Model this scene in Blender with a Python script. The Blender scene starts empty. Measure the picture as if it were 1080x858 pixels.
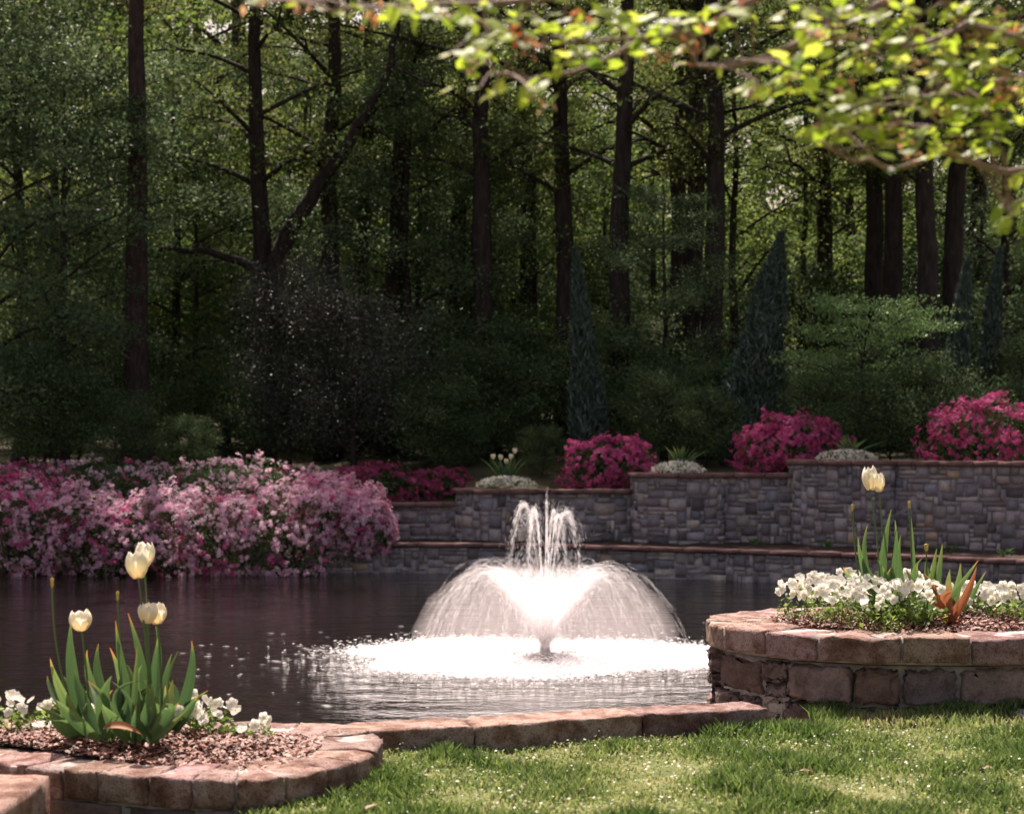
import bpy, math, random
import numpy as np
from mathutils import Vector, noise, Matrix
rad = math.radians
PI = math.pi
sc = bpy.context.scene
COL = sc.collection

# ------------------------------------------------------------------ camera
F = 1900.0                      # focal length in pixels of a 1080 px wide picture
EYE = 1.1
HY = 460.0
cam_d = bpy.data.cameras.new('camera')
cam = bpy.data.objects.new('camera', cam_d)
COL.objects.link(cam)
cam.location = (0, 0, EYE)
cam.rotation_euler = (rad(90), 0, 0)
cam_d.sensor_width = 36
cam_d.lens = F / 1080 * 36
cam_d.shift_y = (HY - 429) / 1080
cam_d.clip_start = 0.05
cam_d.clip_end = 3000
cam_d.dof.use_dof = True
cam_d.dof.focus_distance = 8.6
cam_d.dof.aperture_fstop = 5.2
sc.camera = cam

# ------------------------------------------------------------------ light
SUN_EL, SUN_AZ = 57.0, -14.0     # azimuth measured from straight ahead (+Y), negative = to the left
world = bpy.data.worlds.new('World')
sc.world = world
world.use_nodes = True
wn = world.node_tree
bg = wn.nodes['Background']
sky = wn.nodes.new('ShaderNodeTexSky')
sky.sky_type = 'NISHITA'
sky.sun_disc = False
sky.sun_elevation = rad(SUN_EL)
sky.sun_rotation = rad(SUN_AZ)
sky.air_density = 1.2
sky.dust_density = 4.0
sky.ozone_density = 0.6
wm = wn.nodes.new('ShaderNodeMix')
wm.data_type = 'RGBA'
wm.blend_type = 'MULTIPLY'
wm.inputs['Factor'].default_value = 1
wm.inputs['B'].default_value = (1.0, 0.80, 0.71, 1)
wn.links.new(sky.outputs[0], wm.inputs['A'])
wn.links.new(wm.outputs['Result'], bg.inputs['Color'])
bg.inputs['Strength'].default_value = 0.085
sd = bpy.data.lights.new('sun', 'SUN')
sd.energy = 5.0
sd.angle = rad(0.6)
sd.color = (1.0, 0.88, 0.80)
sun = bpy.data.objects.new('sun', sd)
COL.objects.link(sun)
sv = Vector((math.sin(rad(SUN_AZ)) * math.cos(rad(SUN_EL)), math.cos(rad(SUN_AZ)) * math.cos(rad(SUN_EL)), math.sin(rad(SUN_EL))))
sun.rotation_euler = sv.to_track_quat('Z', 'Y').to_euler()
sun.location = (-10, 40, 40)
sc.view_settings.view_transform = 'Standard'
sc.view_settings.look = 'None'
sc.view_settings.exposure = 1.2
sc.view_settings.gamma = 1
sc.cycles.max_bounces = 9
sc.cycles.diffuse_bounces = 5
sc.cycles.glossy_bounces = 3
sc.cycles.transmission_bounces = 4
sc.cycles.transparent_max_bounces = 24
sc.cycles.volume_bounces = 3
sc.cycles.sample_clamp_indirect = 6
sc.cycles.use_denoising = True

def W(px, py, D):
    return np.array(((px - 540) * D / F, D, EYE - (py - HY) * D / F))
def onz(px, py, z):
    D = (EYE - z) * F / (py - HY)
    return np.array(((px - 540) * D / F, D, z))

# ------------------------------------------------------------------ materials
def newmat(name):
    m = bpy.data.materials.new(name)
    m.use_nodes = True
    nt = m.node_tree
    nt.nodes.clear()
    out = nt.nodes.new('ShaderNodeOutputMaterial')
    return m, nt, out
def ramp(nt, cols, pos=None):
    r = nt.nodes.new('ShaderNodeValToRGB')
    e = r.color_ramp.elements
    n = len(cols)
    pos = pos or [i / (n - 1) for i in range(n)]
    while len(e) < n:
        e.new(0.5)
    for i in range(n):
        e[i].position = pos[i]
        e[i].color = (*cols[i], 1)
    return r
def leafmat(name, cols, trans=0.4, rough=0.5, spec=0.4, pos=None, tboost=1.0):
    m, nt, out = newmat(name)
    L = nt.links.new
    at = nt.nodes.new('ShaderNodeAttribute'); at.attribute_name = 'tone'
    oi = nt.nodes.new('ShaderNodeObjectInfo')
    ma = nt.nodes.new('ShaderNodeMath'); ma.operation = 'MULTIPLY_ADD'
    L(oi.outputs['Random'], ma.inputs[0]); ma.inputs[1].default_value = 0.16; ma.inputs[2].default_value = -0.08
    ad = nt.nodes.new('ShaderNodeMath'); ad.operation = 'ADD'
    L(at.outputs['Fac'], ad.inputs[0]); L(ma.outputs[0], ad.inputs[1])
    r = ramp(nt, cols, pos)
    L(ad.outputs[0], r.inputs[0])
    p = nt.nodes.new('ShaderNodeBsdfPrincipled')
    L(r.outputs[0], p.inputs['Base Color'])
    p.inputs['Roughness'].default_value = rough
    p.inputs['Specular IOR Level'].default_value = spec
    t = nt.nodes.new('ShaderNodeBsdfTranslucent')
    hs = nt.nodes.new('ShaderNodeHueSaturation')
    hs.inputs['Value'].default_value = tboost
    hs.inputs['Saturation'].default_value = 1.05
    L(r.outputs[0], hs.inputs['Color'])
    L(hs.outputs[0], t.inputs['Color'])
    mx = nt.nodes.new('ShaderNodeMixShader'); mx.inputs[0].default_value = trans
    L(p.outputs[0], mx.inputs[1]); L(t.outputs[0], mx.inputs[2])
    L(mx.outputs[0], out.inputs[0])
    return m
def solidmat(name, cols, scale=8.0, rough=0.85, bump=0.3, bscale=40.0, attr=None, stretch=(1, 1, 1), spec=0.25, detail=6, speck=None, pos=None, bdist=0.01):
    """noise-coloured matter with a bump; attr = per-stone colour multiplied in"""
    m, nt, out = newmat(name)
    L = nt.links.new
    tc = nt.nodes.new('ShaderNodeTexCoord')
    mp = nt.nodes.new('ShaderNodeMapping'); mp.inputs['Scale'].default_value = stretch
    L(tc.outputs['Object'], mp.inputs[0])
    n1 = nt.nodes.new('ShaderNodeTexNoise'); n1.inputs['Scale'].default_value = scale; n1.inputs['Detail'].default_value = detail
    n1.inputs['Roughness'].default_value = 0.65
    L(mp.outputs[0], n1.inputs['Vector'])
    r = ramp(nt, cols, pos or [0.3 + 0.4 * i / (len(cols) - 1) for i in range(len(cols))])
    L(n1.outputs['Fac'], r.inputs[0])
    c = r.outputs[0]
    if attr:
        at = nt.nodes.new('ShaderNodeAttribute'); at.attribute_name = attr
        mx = nt.nodes.new('ShaderNodeMix'); mx.data_type = 'RGBA'; mx.blend_type = 'MULTIPLY'; mx.inputs['Factor'].default_value = 1
        L(c, mx.inputs['A']); L(at.outputs['Color'], mx.inputs['B'])
        c = mx.outputs['Result']
    n2 = nt.nodes.new('ShaderNodeTexNoise'); n2.inputs['Scale'].default_value = bscale; n2.inputs['Detail'].default_value = 8
    n2.inputs['Roughness'].default_value = 0.7
    L(mp.outputs[0], n2.inputs['Vector'])
    if speck:
        r2 = ramp(nt, [(1, 1, 1), speck], [0.5, 0.72])
        n3 = nt.nodes.new('ShaderNodeTexNoise'); n3.inputs['Scale'].default_value = bscale * 2.2; n3.inputs['Detail'].default_value = 3
        L(mp.outputs[0], n3.inputs['Vector'])
        L(n3.outputs['Fac'], r2.inputs[0])
        mx2 = nt.nodes.new('ShaderNodeMix'); mx2.data_type = 'RGBA'; mx2.blend_type = 'MULTIPLY'; mx2.inputs['Factor'].default_value = 1
        L(c, mx2.inputs['A']); L(r2.outputs[0], mx2.inputs['B'])
        c = mx2.outputs['Result']
    b = nt.nodes.new('ShaderNodeBump'); b.inputs['Strength'].default_value = bump; b.inputs['Distance'].default_value = bdist
    L(n2.outputs['Fac'], b.inputs['Height'])
    p = nt.nodes.new('ShaderNodeBsdfPrincipled')
    p.inputs['Roughness'].default_value = rough
    p.inputs['Specular IOR Level'].default_value = spec
    L(c, p.inputs['Base Color']); L(b.outputs[0], p.inputs['Normal'])
    L(p.outputs[0], out.inputs[0])
    return m

M = {}
M['bark'] = solidmat('bark', [(.018, .013, .011), (.045, .032, .027), (.08, .06, .05)], 5, .95, .9, 14, stretch=(3, 3, .5), bdist=.03)
M['pinebark'] = solidmat('pinebark', [(.03, .018, .017), (.07, .042, .038), (.12, .08, .07)], 6, .95, .9, 12, stretch=(3, 3, .6), bdist=.04)
M['twig'] = solidmat('twig', [(.16, .10, .08), (.3, .2, .17)], 12, .7, .4, 60)
M['leaf_tall'] = leafmat('leaf_tall', [(.036, .056, .02), (.084, .115, .034), (.165, .19, .06), (.28, .27, .11)], .5, .6, .15, tboost=1.3)
M['leaf_blue'] = leafmat('leaf_blue', [(.042, .07, .036), (.095, .145, .066), (.17, .235, .1), (.28, .31, .15)], .42, .55, .25, tboost=1.1)
M['leaf_under'] = leafmat('leaf_under', [(.038, .064, .022), (.088, .138, .036), (.175, .225, .06), (.3, .3, .11)], .5, .6, .15, tboost=1.4)
M['leaf_shrub'] = leafmat('leaf_shrub', [(.036, .064, .03), (.08, .125, .05), (.14, .2, .075), (.24, .28, .11)], .35, .6, .2)
M['leaf_dogwood'] = leafmat('leaf_dogwood', [(.1, .18, .06), (.19, .3, .1), (.28, .4, .15)], .4, .45, .4)
M['leaf_plum'] = leafmat('leaf_plum', [(.022, .026, .018), (.045, .05, .034), (.085, .09, .065), (.17, .15, .135)], .2, .5, .3)  # palest tone paints the glints on the leaves
M['leaf_juniper'] = leafmat('leaf_juniper', [(.05, .075, .06), (.1, .14, .105), (.16, .2, .16)], .15, .6, .2)
M['leaf_azalea'] = leafmat('leaf_azalea', [(.035, .06, .02), (.07, .12, .035), (.14, .2, .06)], .3, .5, .3)
M['leaf_fore'] = leafmat('leaf_fore', [(.07, .12, .02), (.22, .30, .035), (.34, .42, .06), (.5, .5, .12)], .6, .5, .3, tboost=1.25)
M['samara'] = leafmat('samara', [(.28, .08, .035), (.42, .2, .1), (.5, .36, .22)], .5, .5, .3)
M['pink_pale'] = leafmat('pink_pale', [(.66, .27, .46), (.84, .48, .62), (.92, .68, .76), (.94, .82, .83)], .5, .6, .2)
M['pink_hot'] = leafmat('pink_hot', [(.46, .045, .19), (.7, .12, .32), (.84, .28, .46)], .4, .6, .2)
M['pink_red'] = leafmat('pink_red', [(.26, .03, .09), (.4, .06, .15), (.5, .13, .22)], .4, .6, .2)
M['white_petal'] = leafmat('white_petal', [(.8, .77, .6), (.86, .84, .74), (.9, .88, .82)], .5, .6, .2)
M['yellow'] = leafmat('yellow', [(.5, .36, .08), (.55, .45, .14)], .3, .6, .2)
M['tulip_petal'] = leafmat('tulip_petal', [(.84, .72, .45), (.88, .82, .64), (.9, .87, .76)], .42, .45, .3)
M['tulip_leaf'] = leafmat('tulip_leaf', [(.04, .08, .035), (.085, .15, .05), (.2, .25, .07), (.42, .22, .06), (.5, .24, .1)], .4, .45, .4, pos=[0, .4, .7, .86, 1], tboost=1.3)
M['tulip_stem'] = leafmat('tulip_stem', [(.09, .17, .06), (.16, .24, .08)], .3, .45, .4)
M['dry_leaf'] = leafmat('dry_leaf', [(.3, .1, .05), (.5, .22, .1)], .4, .6, .3)
M['dead_leaf'] = leafmat('dead_leaf', [(.2, .11, .06), (.36, .24, .14)], .3, .6, .3)
M['pansy_leaf'] = leafmat('pansy_leaf', [(.05, .1, .02), (.13, .2, .04), (.25, .32, .08)], .4, .5, .4, tboost=1.3)
M['grass'] = leafmat('grass', [(.035, .07, .016), (.09, .145, .036), (.2, .25, .08), (.4, .37, .18)], .42, .45, .45, pos=[0, .35, .68, 1], tboost=1.25)
M['white_specks'] = leafmat('white_specks', [(.75, .72, .68), (.85, .82, .8)], .3, .4, .6)
M['stone_far'] = solidmat('stone_far', [(.6, .6, .62), (.85, .84, .86), (1.1, 1.06, 1.04)], 9, .9, .5, 30, attr='tint')
M['stone_near'] = solidmat('stone_near', [(.45, .42, .4), (.85, .8, .78), (1.15, 1.1, 1.08)], 12, .9, .8, 60, attr='tint', speck=(.6, .55, .52))
M['coping_far'] = solidmat('coping_far', [(.12, .06, .055), (.2, .11, .1), (.28, .17, .155)], 6, .9, .4, 40)
M['coping_near'] = solidmat('coping_near', [(.11, .055, .04), (.22, .13, .105), (.38, .275, .245), (.15, .075, .052)], 9, .95, 1.0, 70, attr='tint', speck=(.36, .26, .23), bdist=.012)
M['mortar'] = solidmat('mortar', [(.22, .18, .16), (.5, .44, .4)], 20, .95, .6, 60)
M['mortar_far'] = solidmat('mortar_far', [(.16, .14, .14), (.42, .38, .38)], 3, .95, .5, 60)
M['earth'] = solidmat('earth', [(.03, .02, .016), (.07, .045, .035)], 10, .95, .8, 40)
M['floor'] = solidmat('floor', [(.03, .026, .014), (.06, .06, .024), (.1, .07, .04)], 1.5, .95, .6, 12)
M['soil_lawn'] = solidmat('soil_lawn', [(.05, .07, .02), (.12, .14, .04), (.2, .18, .08)], 9, .95, .8, 50)
M['chips'] = leafmat('chips', [(.045, .016, .010), (.13, .045, .028), (.25, .10, .065), (.45, .26, .19)], .05, .6, .4)
M['plastic'] = solidmat('plastic', [(.02, .02, .02), (.04, .04, .04)], 9, .4, .1, 40)

def water_mat():
    m, nt, out = newmat('pond_water')
    L = nt.links.new
    tc = nt.nodes.new('ShaderNodeTexCoord')
    def nz(s, st, d):
        mp = nt.nodes.new('ShaderNodeMapping'); mp.inputs['Scale'].default_value = st
        L(tc.outputs['Object'], mp.inputs[0])
        n = nt.nodes.new('ShaderNodeTexNoise'); n.inputs['Scale'].default_value = s; n.inputs['Detail'].default_value = d
        n.inputs['Roughness'].default_value = .55
        L(mp.outputs[0], n.inputs['Vector'])
        return n.outputs['Fac']
    a = nz(3.2, (1, 1.5, 1), 5)
    b_ = nz(14, (1, 1.3, 1), 3)
    # ripples get steeper towards the fountain
    sub = nt.nodes.new('ShaderNodeVectorMath'); sub.operation = 'DISTANCE'
    L(tc.outputs['Object'], sub.inputs[0]); sub.inputs[1].default_value = (FX, FY, 0)
    mr = nt.nodes.new('ShaderNodeMapRange'); L(sub.outputs['Value'], mr.inputs[0])
    mr.inputs[1].default_value = 1.0; mr.inputs[2].default_value = 4.5; mr.inputs[3].default_value = 1.0; mr.inputs[4].default_value = .25
    wv = nt.nodes.new('ShaderNodeTexWave'); wv.wave_type = 'RINGS'; wv.rings_direction = 'SPHERICAL'
    mpw = nt.nodes.new('ShaderNodeMapping'); mpw.inputs['Location'].default_value = (-FX, -FY, 0)
    L(tc.outputs['Object'], mpw.inputs[0]); L(mpw.outputs[0], wv.inputs['Vector'])
    wv.inputs['Scale'].default_value = 1.3; wv.inputs['Distortion'].default_value = 9; wv.inputs['Detail'].default_value = 3
    wv.inputs['Detail Scale'].default_value = 2.0
    big = nz(1.5, (.55, 1.5, 1), 2)
    b0 = nt.nodes.new('ShaderNodeBump'); b0.inputs['Strength'].default_value = .5; b0.inputs['Distance'].default_value = .07
    L(big, b0.inputs['Height'])
    b1 = nt.nodes.new('ShaderNodeBump'); b1.inputs['Strength'].default_value = .38; L(b0.outputs[0], b1.inputs['Normal']); b1.inputs['Distance'].default_value = .035
    L(a, b1.inputs['Height'])
    m2 = nt.nodes.new('ShaderNodeMath'); m2.operation = 'MULTIPLY'; L(mr.outputs[0], m2.inputs[0]); m2.inputs[1].default_value = .9
    b2 = nt.nodes.new('ShaderNodeBump'); b2.inputs['Distance'].default_value = .022
    L(m2.outputs[0], b2.inputs['Strength']); L(b_, b2.inputs['Height']); L(b1.outputs[0], b2.inputs['Normal'])
    b3 = nt.nodes.new('ShaderNodeBump'); b3.inputs['Distance'].default_value = .03
    m3 = nt.nodes.new('ShaderNodeMath'); m3.operation = 'MULTIPLY'; L(mr.outputs[0], m3.inputs[0]); m3.inputs[1].default_value = .14
    L(m3.outputs[0], b3.inputs['Strength']); L(wv.outputs['Fac'], b3.inputs['Height']); L(b2.outputs[0], b3.inputs['Normal'])
    p = nt.nodes.new('ShaderNodeBsdfPrincipled')
    p.inputs['Base Color'].default_value = (.008, .007, .006, 1)
    p.inputs['Roughness'].default_value = .03
    p.inputs['IOR'].default_value = 1.333
    p.inputs['Specular IOR Level'].default_value = .5
    L(b3.outputs[0], p.inputs['Normal'])
    L(p.outputs[0], out.inputs[0])
    return m

# ------------------------------------------------------------------ mesh helpers
def np_mesh(name, V, Fc, tone=None, tint=None, smooth=False):
    V = np.asarray(V, dtype=np.float32).reshape(-1, 3)
    Fc = np.asarray(Fc, dtype=np.int32)
    k = Fc.shape[1]
    me = bpy.data.meshes.new(name)
    me.vertices.add(len(V)); me.vertices.foreach_set('co', V.ravel())
    me.loops.add(Fc.size); me.loops.foreach_set('vertex_index', Fc.ravel())
    me.polygons.add(len(Fc))
    me.polygons.foreach_set('loop_start', np.arange(0, Fc.size, k, dtype=np.int32))
    me.polygons.foreach_set('loop_total', np.full(len(Fc), k, dtype=np.int32))
    if smooth:
        me.polygons.foreach_set('use_smooth', np.ones(len(Fc), dtype=bool))
    if tone is not None:
        tone = np.asarray(tone, dtype=np.float32)
        dom = 'POINT' if len(tone) == len(V) else 'FACE'
        a = me.attributes.new('tone', 'FLOAT', dom); a.data.foreach_set('value', tone)
    if tint is not None:
        tint = np.asarray(tint, dtype=np.float32)
        dom = 'POINT' if len(tint) == len(V) else 'FACE'
        a = me.attributes.new('tint', 'FLOAT_COLOR', dom)
        a.data.foreach_set('color', np.hstack([tint, np.ones((len(tint), 1), np.float32)]).ravel())
    me.update(calc_edges=True)
    return me
class Bag:
    """collects quads (and point tones / face tones) for ONE mesh"""
    def __init__(s): s.V = []; s.F = []; s.T = []; s.C = []; s.n = 0
    def add(s, V, Fc, tone=None, tint=None):
        V = np.asarray(V, float).reshape(-1, 3); Fc = np.asarray(Fc, int)
        s.V.append(V); s.F.append(Fc + s.n); s.n += len(V)
        s.T.append(np.full(len(V), .5) if tone is None else (np.full(len(V), tone) if np.isscalar(tone) else np.asarray(tone)))
        s.C.append(np.tile(np.array(tint if tint is not None else (1, 1, 1)), (len(V), 1)))
    def mesh(s, name, smooth=True):
        return np_mesh(name, np.vstack(s.V), np.vstack(s.F), np.concatenate(s.T), np.vstack(s.C), smooth)
def link(name, me, mat=None, parent=None, loc=None):
    o = bpy.data.objects.new(name, me)
    COL.objects.link(o)
    if me is not None and mat is not None and len(me.materials) == 0:
        me.materials.append(mat)
    if parent: o.parent = parent
    if loc is not None: o.location = loc
    return o
def tag(o, label=None, cat=None, group=None, kind=None):
    if label: o['label'] = label
    if cat: o['category'] = cat
    if group: o['group'] = group
    if kind: o['kind'] = kind
    return o
def thing(name, label, cat, loc=(0, 0, 0), rz=0, group=None):
    o = bpy.data.objects.new(name, None); COL.objects.link(o)
    o.location = loc; o.rotation_euler = (0, 0, rz); o.empty_display_size = .2
    return tag(o, label, cat, group)
def dup(root, loc, rz, scale, label=None, group=None, cat=None):
    r = root.copy(); COL.objects.link(r); r.location = loc; r.rotation_euler = (0, 0, rz); r.scale = scale
    for k, v in (('label', label), ('group', group), ('category', cat)):
        if v: r[k] = v
    for ch in list(root.children):
        c = ch.copy(); COL.objects.link(c); c.parent = r
    return r
def tube(P, R, k=7, closed=False):
    P = np.asarray(P, float); n = len(P)
    R = np.full(n, R) if np.isscalar(R) else np.asarray(R, float)
    T = np.gradient(P, axis=0); T /= np.linalg.norm(T, axis=1)[:, None] + 1e-9
    ref = np.array((0.31, 0.2, 1.0)) if abs(T[:, 2]).mean() < .8 else np.array((1.0, .13, .07))
    A = np.cross(T, ref); A /= np.linalg.norm(A, axis=1)[:, None] + 1e-9
    B = np.cross(T, A)
    th = np.arange(k) * 2 * PI / k
    V = P[:, None] + R[:, None, None] * (np.cos(th)[None, :, None] * A[:, None] + np.sin(th)[None, :, None] * B[:, None])
    i = np.arange(n - 1)[:, None] * k; j = np.arange(k)[None]; j2 = (j + 1) % k
    Q = np.stack([i + j, i + j2, i + k + j2, i + k + j], -1).reshape(-1, 4)
    return V.reshape(-1, 3), Q
def bez(P0, P1, P2, n=9):
    t = np.linspace(0, 1, n)[:, None]
    return (1 - t) ** 2 * P0 + 2 * t * (1 - t) * P1 + t ** 2 * P2
def rdir(rng, n):
    v = rng.normal(size=(n, 3)); return v / np.linalg.norm(v, axis=1)[:, None]
def leafquads(rng, P, L, wr=.5, up=1.2, fold=.18, N=None, axis=None):
    """rhombic, folded leaves at P; N = preferred normal"""
    n = len(P)
    nr = rdir(rng, n)
    nr = nr + (np.array((0, 0, up)) if N is None else N * up)
    nr /= np.linalg.norm(nr, axis=1)[:, None] + 1e-9
    a = rdir(rng, n) if axis is None else axis + .35 * rdir(rng, n)
    a = a - nr * (a * nr).sum(1)[:, None]; a /= np.linalg.norm(a, axis=1)[:, None] + 1e-9
    b = np.cross(nr, a)
    L = np.asarray(L).reshape(-1, 1) * np.ones((n, 1))
    V = np.stack([P - a * L * .5, P + b * L * wr * .5 + nr * L * fold * .5 - a * L * .05, P + a * L * .5, P - b * L * wr * .5 + nr * L * fold * .5 - a * L * .05], 1)
    return V.reshape(-1, 3), np.arange(4 * n).reshape(-1, 4)

# ------------------------------------------------------------------ the setting
FOUNT = onz(575, 693, -.95)
FX, FY = FOUNT[0], FOUNT[1]
WZ = -.95
M['water'] = water_mat()
def grid(xs, ys, zf):
    X, Y = np.meshgrid(xs, ys, indexing='ij')
    Z = zf(X, Y)
    V = np.stack([X, Y, Z], -1).reshape(-1, 3)
    nx, ny = len(xs), len(ys)
    i = np.arange(nx - 1)[:, None] * ny; j = np.arange(ny - 1)[None]
    Q = np.stack([i + j, i + ny + j, i + ny + j + 1, i + j + 1], -1).reshape(-1, 4)
    return V, Q
def sstep(a, b, x):
    t = np.clip((x - a) / (b - a), 0, 1); return t * t * (3 - 2 * t)
def lawn_z(x, y):
    und = .012 * np.sin(x * 3.1 + 1) * np.cos(y * 2.7) + .008 * np.sin(x * 7 + y * 5)
    return -.09 + .12 * sstep(-1.15, -.62, x) + und
# the near pond edge: kerb line in plan
KP = [onz(60, 756, .12), onz(280, 764.5, .12), onz(380, 765, .12), onz(459, 760.5, .12), onz(559, 755, .12), onz(659, 748, .12), onz(747, 743.5, .12), onz(800, 741, .12)]
kx = np.array([-60, -6] + [p[0] for p in KP] + [8, 60.])
kyy = np.array([6.25, 6.25] + [p[1] for p in KP] + [6.9, 6.9])
def kerb_y(x): return np.interp(x, kx, kyy)
xs = np.concatenate([np.linspace(-60, -3, 14), np.arange(-2.8, 3.6, .08), np.linspace(4, 60, 14)])
t = np.concatenate([[-14, -6, -2], np.linspace(0, 1, 60)])
X = np.repeat(xs[:, None], len(t), 1)
Yk = kerb_y(X) + np.where(X > 1.0, .0, 0)
Y = np.where(t[None] < 0, t[None] + 3.0, 3.0 + (Yk + .0 - 3.0) * t[None])
V = np.stack([X, Y, lawn_z(X, Y)], -1).reshape(-1, 3)
nx, ny = len(xs), len(t)
i = np.arange(nx - 1)[:, None] * ny; j = np.arange(ny - 1)[None]
Q = np.stack([i + j, i + ny + j, i + ny + j + 1, i + j + 1], -1).reshape(-1, 4)
tag(link('lawn', np_mesh('lawn', V, Q, smooth=True), M['soil_lawn']), kind='structure')
# the pond's near bank wall below the kerb
bx_ = np.linspace(-60, 60, 300)
V = np.vstack([np.stack([bx_, kerb_y(bx_) + .04, np.full(300, -.02)], 1), np.stack([bx_, kerb_y(bx_) + .04, np.full(300, -1.6)], 1)])
Q = np.array([[i, i + 1, 301 + i, 300 + i] for i in range(299)])
tag(link('pond_bank', np_mesh('pond_bank', V, Q), M['mortar']), kind='structure')
V, Q = grid(np.linspace(-60, 60, 3), np.linspace(5.9, 31, 3), lambda x, y: np.full_like(x, 0.0))
tag(link('pond_water', np_mesh('pond_water', V, Q), M['water'], loc=(0, 0, WZ)), kind='structure')
# ground below everything, out to the horizon
V, Q = grid(np.linspace(-900, 900, 3), np.linspace(-300, 1500, 3), lambda x, y: np.full_like(x, -1.75))
tag(link('ground', np_mesh('ground', V, Q), M['earth']), kind='structure')

# far walls, in plan: distance as a function of x
lw_px = [(250, 27.4), (360, 27.2), (560, 26.9), (680, 26.1), (740, 25.8), (900, 24.7), (1080, 23.4), (1300, 22.0), (1700, 20.0)]
lwx = np.array([(p - 540) * d / F for p, d in lw_px]); lwy = np.array([d for p, d in lw_px])
lw_f = lambda x: np.interp(x, lwx, lwy)
SEC = [  # x0px, x1px, cap y px, D at both ends, bastion?
    (330, 485, 529, 28.3, 28.1, 0), (485, 672, 515, 28.0, 27.6, 1), (672, 841, 498, 27.4, 27.0, 1), (841, 1240, 485.5, 26.8, 24.2, 1)]
secs = []
for a, b, cy, d0, d1, bast in SEC:
    x0 = (a - 540) * d0 / F; x1 = (b - 540) * d1 / F
    z = EYE - (cy - HY) * (d0 * .6 + d1 * .4) / F
    secs.append((x0, x1, d0, d1, z, bast))
def sec_y(s, x):
    x0, x1, d0, d1, z, bast = s
    y = d0 + (d1 - d0) * (x - x0) / (x1 - x0)
    if bast:
        u = (x - x0) / 1.25
        y = y - .34 * np.sqrt(np.clip(1 - np.clip(2 * u - 1, -1, 1) ** 2, 0, 1)) * (u < 1) * (u > 0)
    return y
def cap_z(x):
    z = np.full_like(x, .0)
    for s in secs: z = np.where((x >= s[0]), s[4], z)
    return z
def up_y(x):
    y = np.full_like(x, 28.2)
    for s in secs: y = np.where((x >= s[0]), sec_y(s, np.clip(x, s[0], s[1])), y)
    return y
xl = secs[0][0]
def terr_z(x, y):
    w = up_y(x)
    left = sstep(xl + .2, xl - .5, x)
    d = y - (w + .25)
    zr = (cap_z(x) - .07) + (.72 - cap_z(x)) * sstep(.3, 4, d) + .035 * np.clip(d - 5, 0, 200) 
    zl = -1.05 + 1.55 * sstep(27.0, 29.4, y) + .035 * np.clip(y - 33, 0, 200)
    return left * zl + (1 - left) * zr
# forest floor sheet whose front edge follows the back of the upper wall
xs = np.concatenate([np.linspace(-160, -14, 10), np.linspace(-13, 11, 150), np.linspace(14, 160, 10)])
t = np.concatenate([np.linspace(0, 6, 20), np.linspace(8, 45, 14), np.array([60, 90, 140, 220, 400])])
X = np.repeat(xs[:, None], len(t), 1)
fr = np.where(X < xl, np.minimum(up_y(X), 26.9), up_y(X) + .22)
Y = fr + t[None]
Z = terr_z(X, Y) + .04 * np.sin(X * 1.7) * np.cos(Y * 1.3) * sstep(1, 5, Y - fr)
V = np.stack([X, Y, Z], -1).reshape(-1, 3); nx, ny = len(xs), len(t)
i = np.arange(nx - 1)[:, None] * ny; j = np.arange(ny - 1)[None]
Q = np.stack([i + j, i + ny + j, i + ny + j + 1, i + j + 1], -1).reshape(-1, 4)
tag(link('forest_floor', np_mesh('forest_floor', V, Q, smooth=True), M['floor']), kind='structure')

# ------------------------------------------------------------------ stone walls
FARC = [(.36, .305, .30), (.40, .345, .325), (.29, .25, .255), (.46, .39, .35), (.21, .18, .18), (.36, .31, .30), (.5, .42, .35), (.30, .28, .30), (.45, .33, .24)]
FARW = [5, 5, 4, 3, 3, 5, 1.2, 4, .8]
def ashlar(length, height, u, rng, minu=(1, 1), maxu=(5, 3)):
    nx_, nz_ = max(1, int(round(length / u))), max(1, int(round(height / u)))
    g = np.zeros((nx_, nz_), bool); out = []
    for z in range(nz_):
        for x in range(nx_):
            if g[x, z]: continue
            w = rng.integers(minu[0], maxu[0] + 1); h = rng.integers(minu[1], maxu[1] + 1)
            if h >= 3 and rng.random() < .6: w = min(w, 3)
            w = min(w, nx_ - x); h = min(h, nz_ - z)
            ww = 1
            while ww < w and not g[x + ww, z]: ww += 1
            w = ww; g[x:x + w, z:z + h] = True
            out.append((x / nx_ * length, (x + w) / nx_ * length, z / nz_ * height, (z + h) / nz_ * height))
    return out
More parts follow.
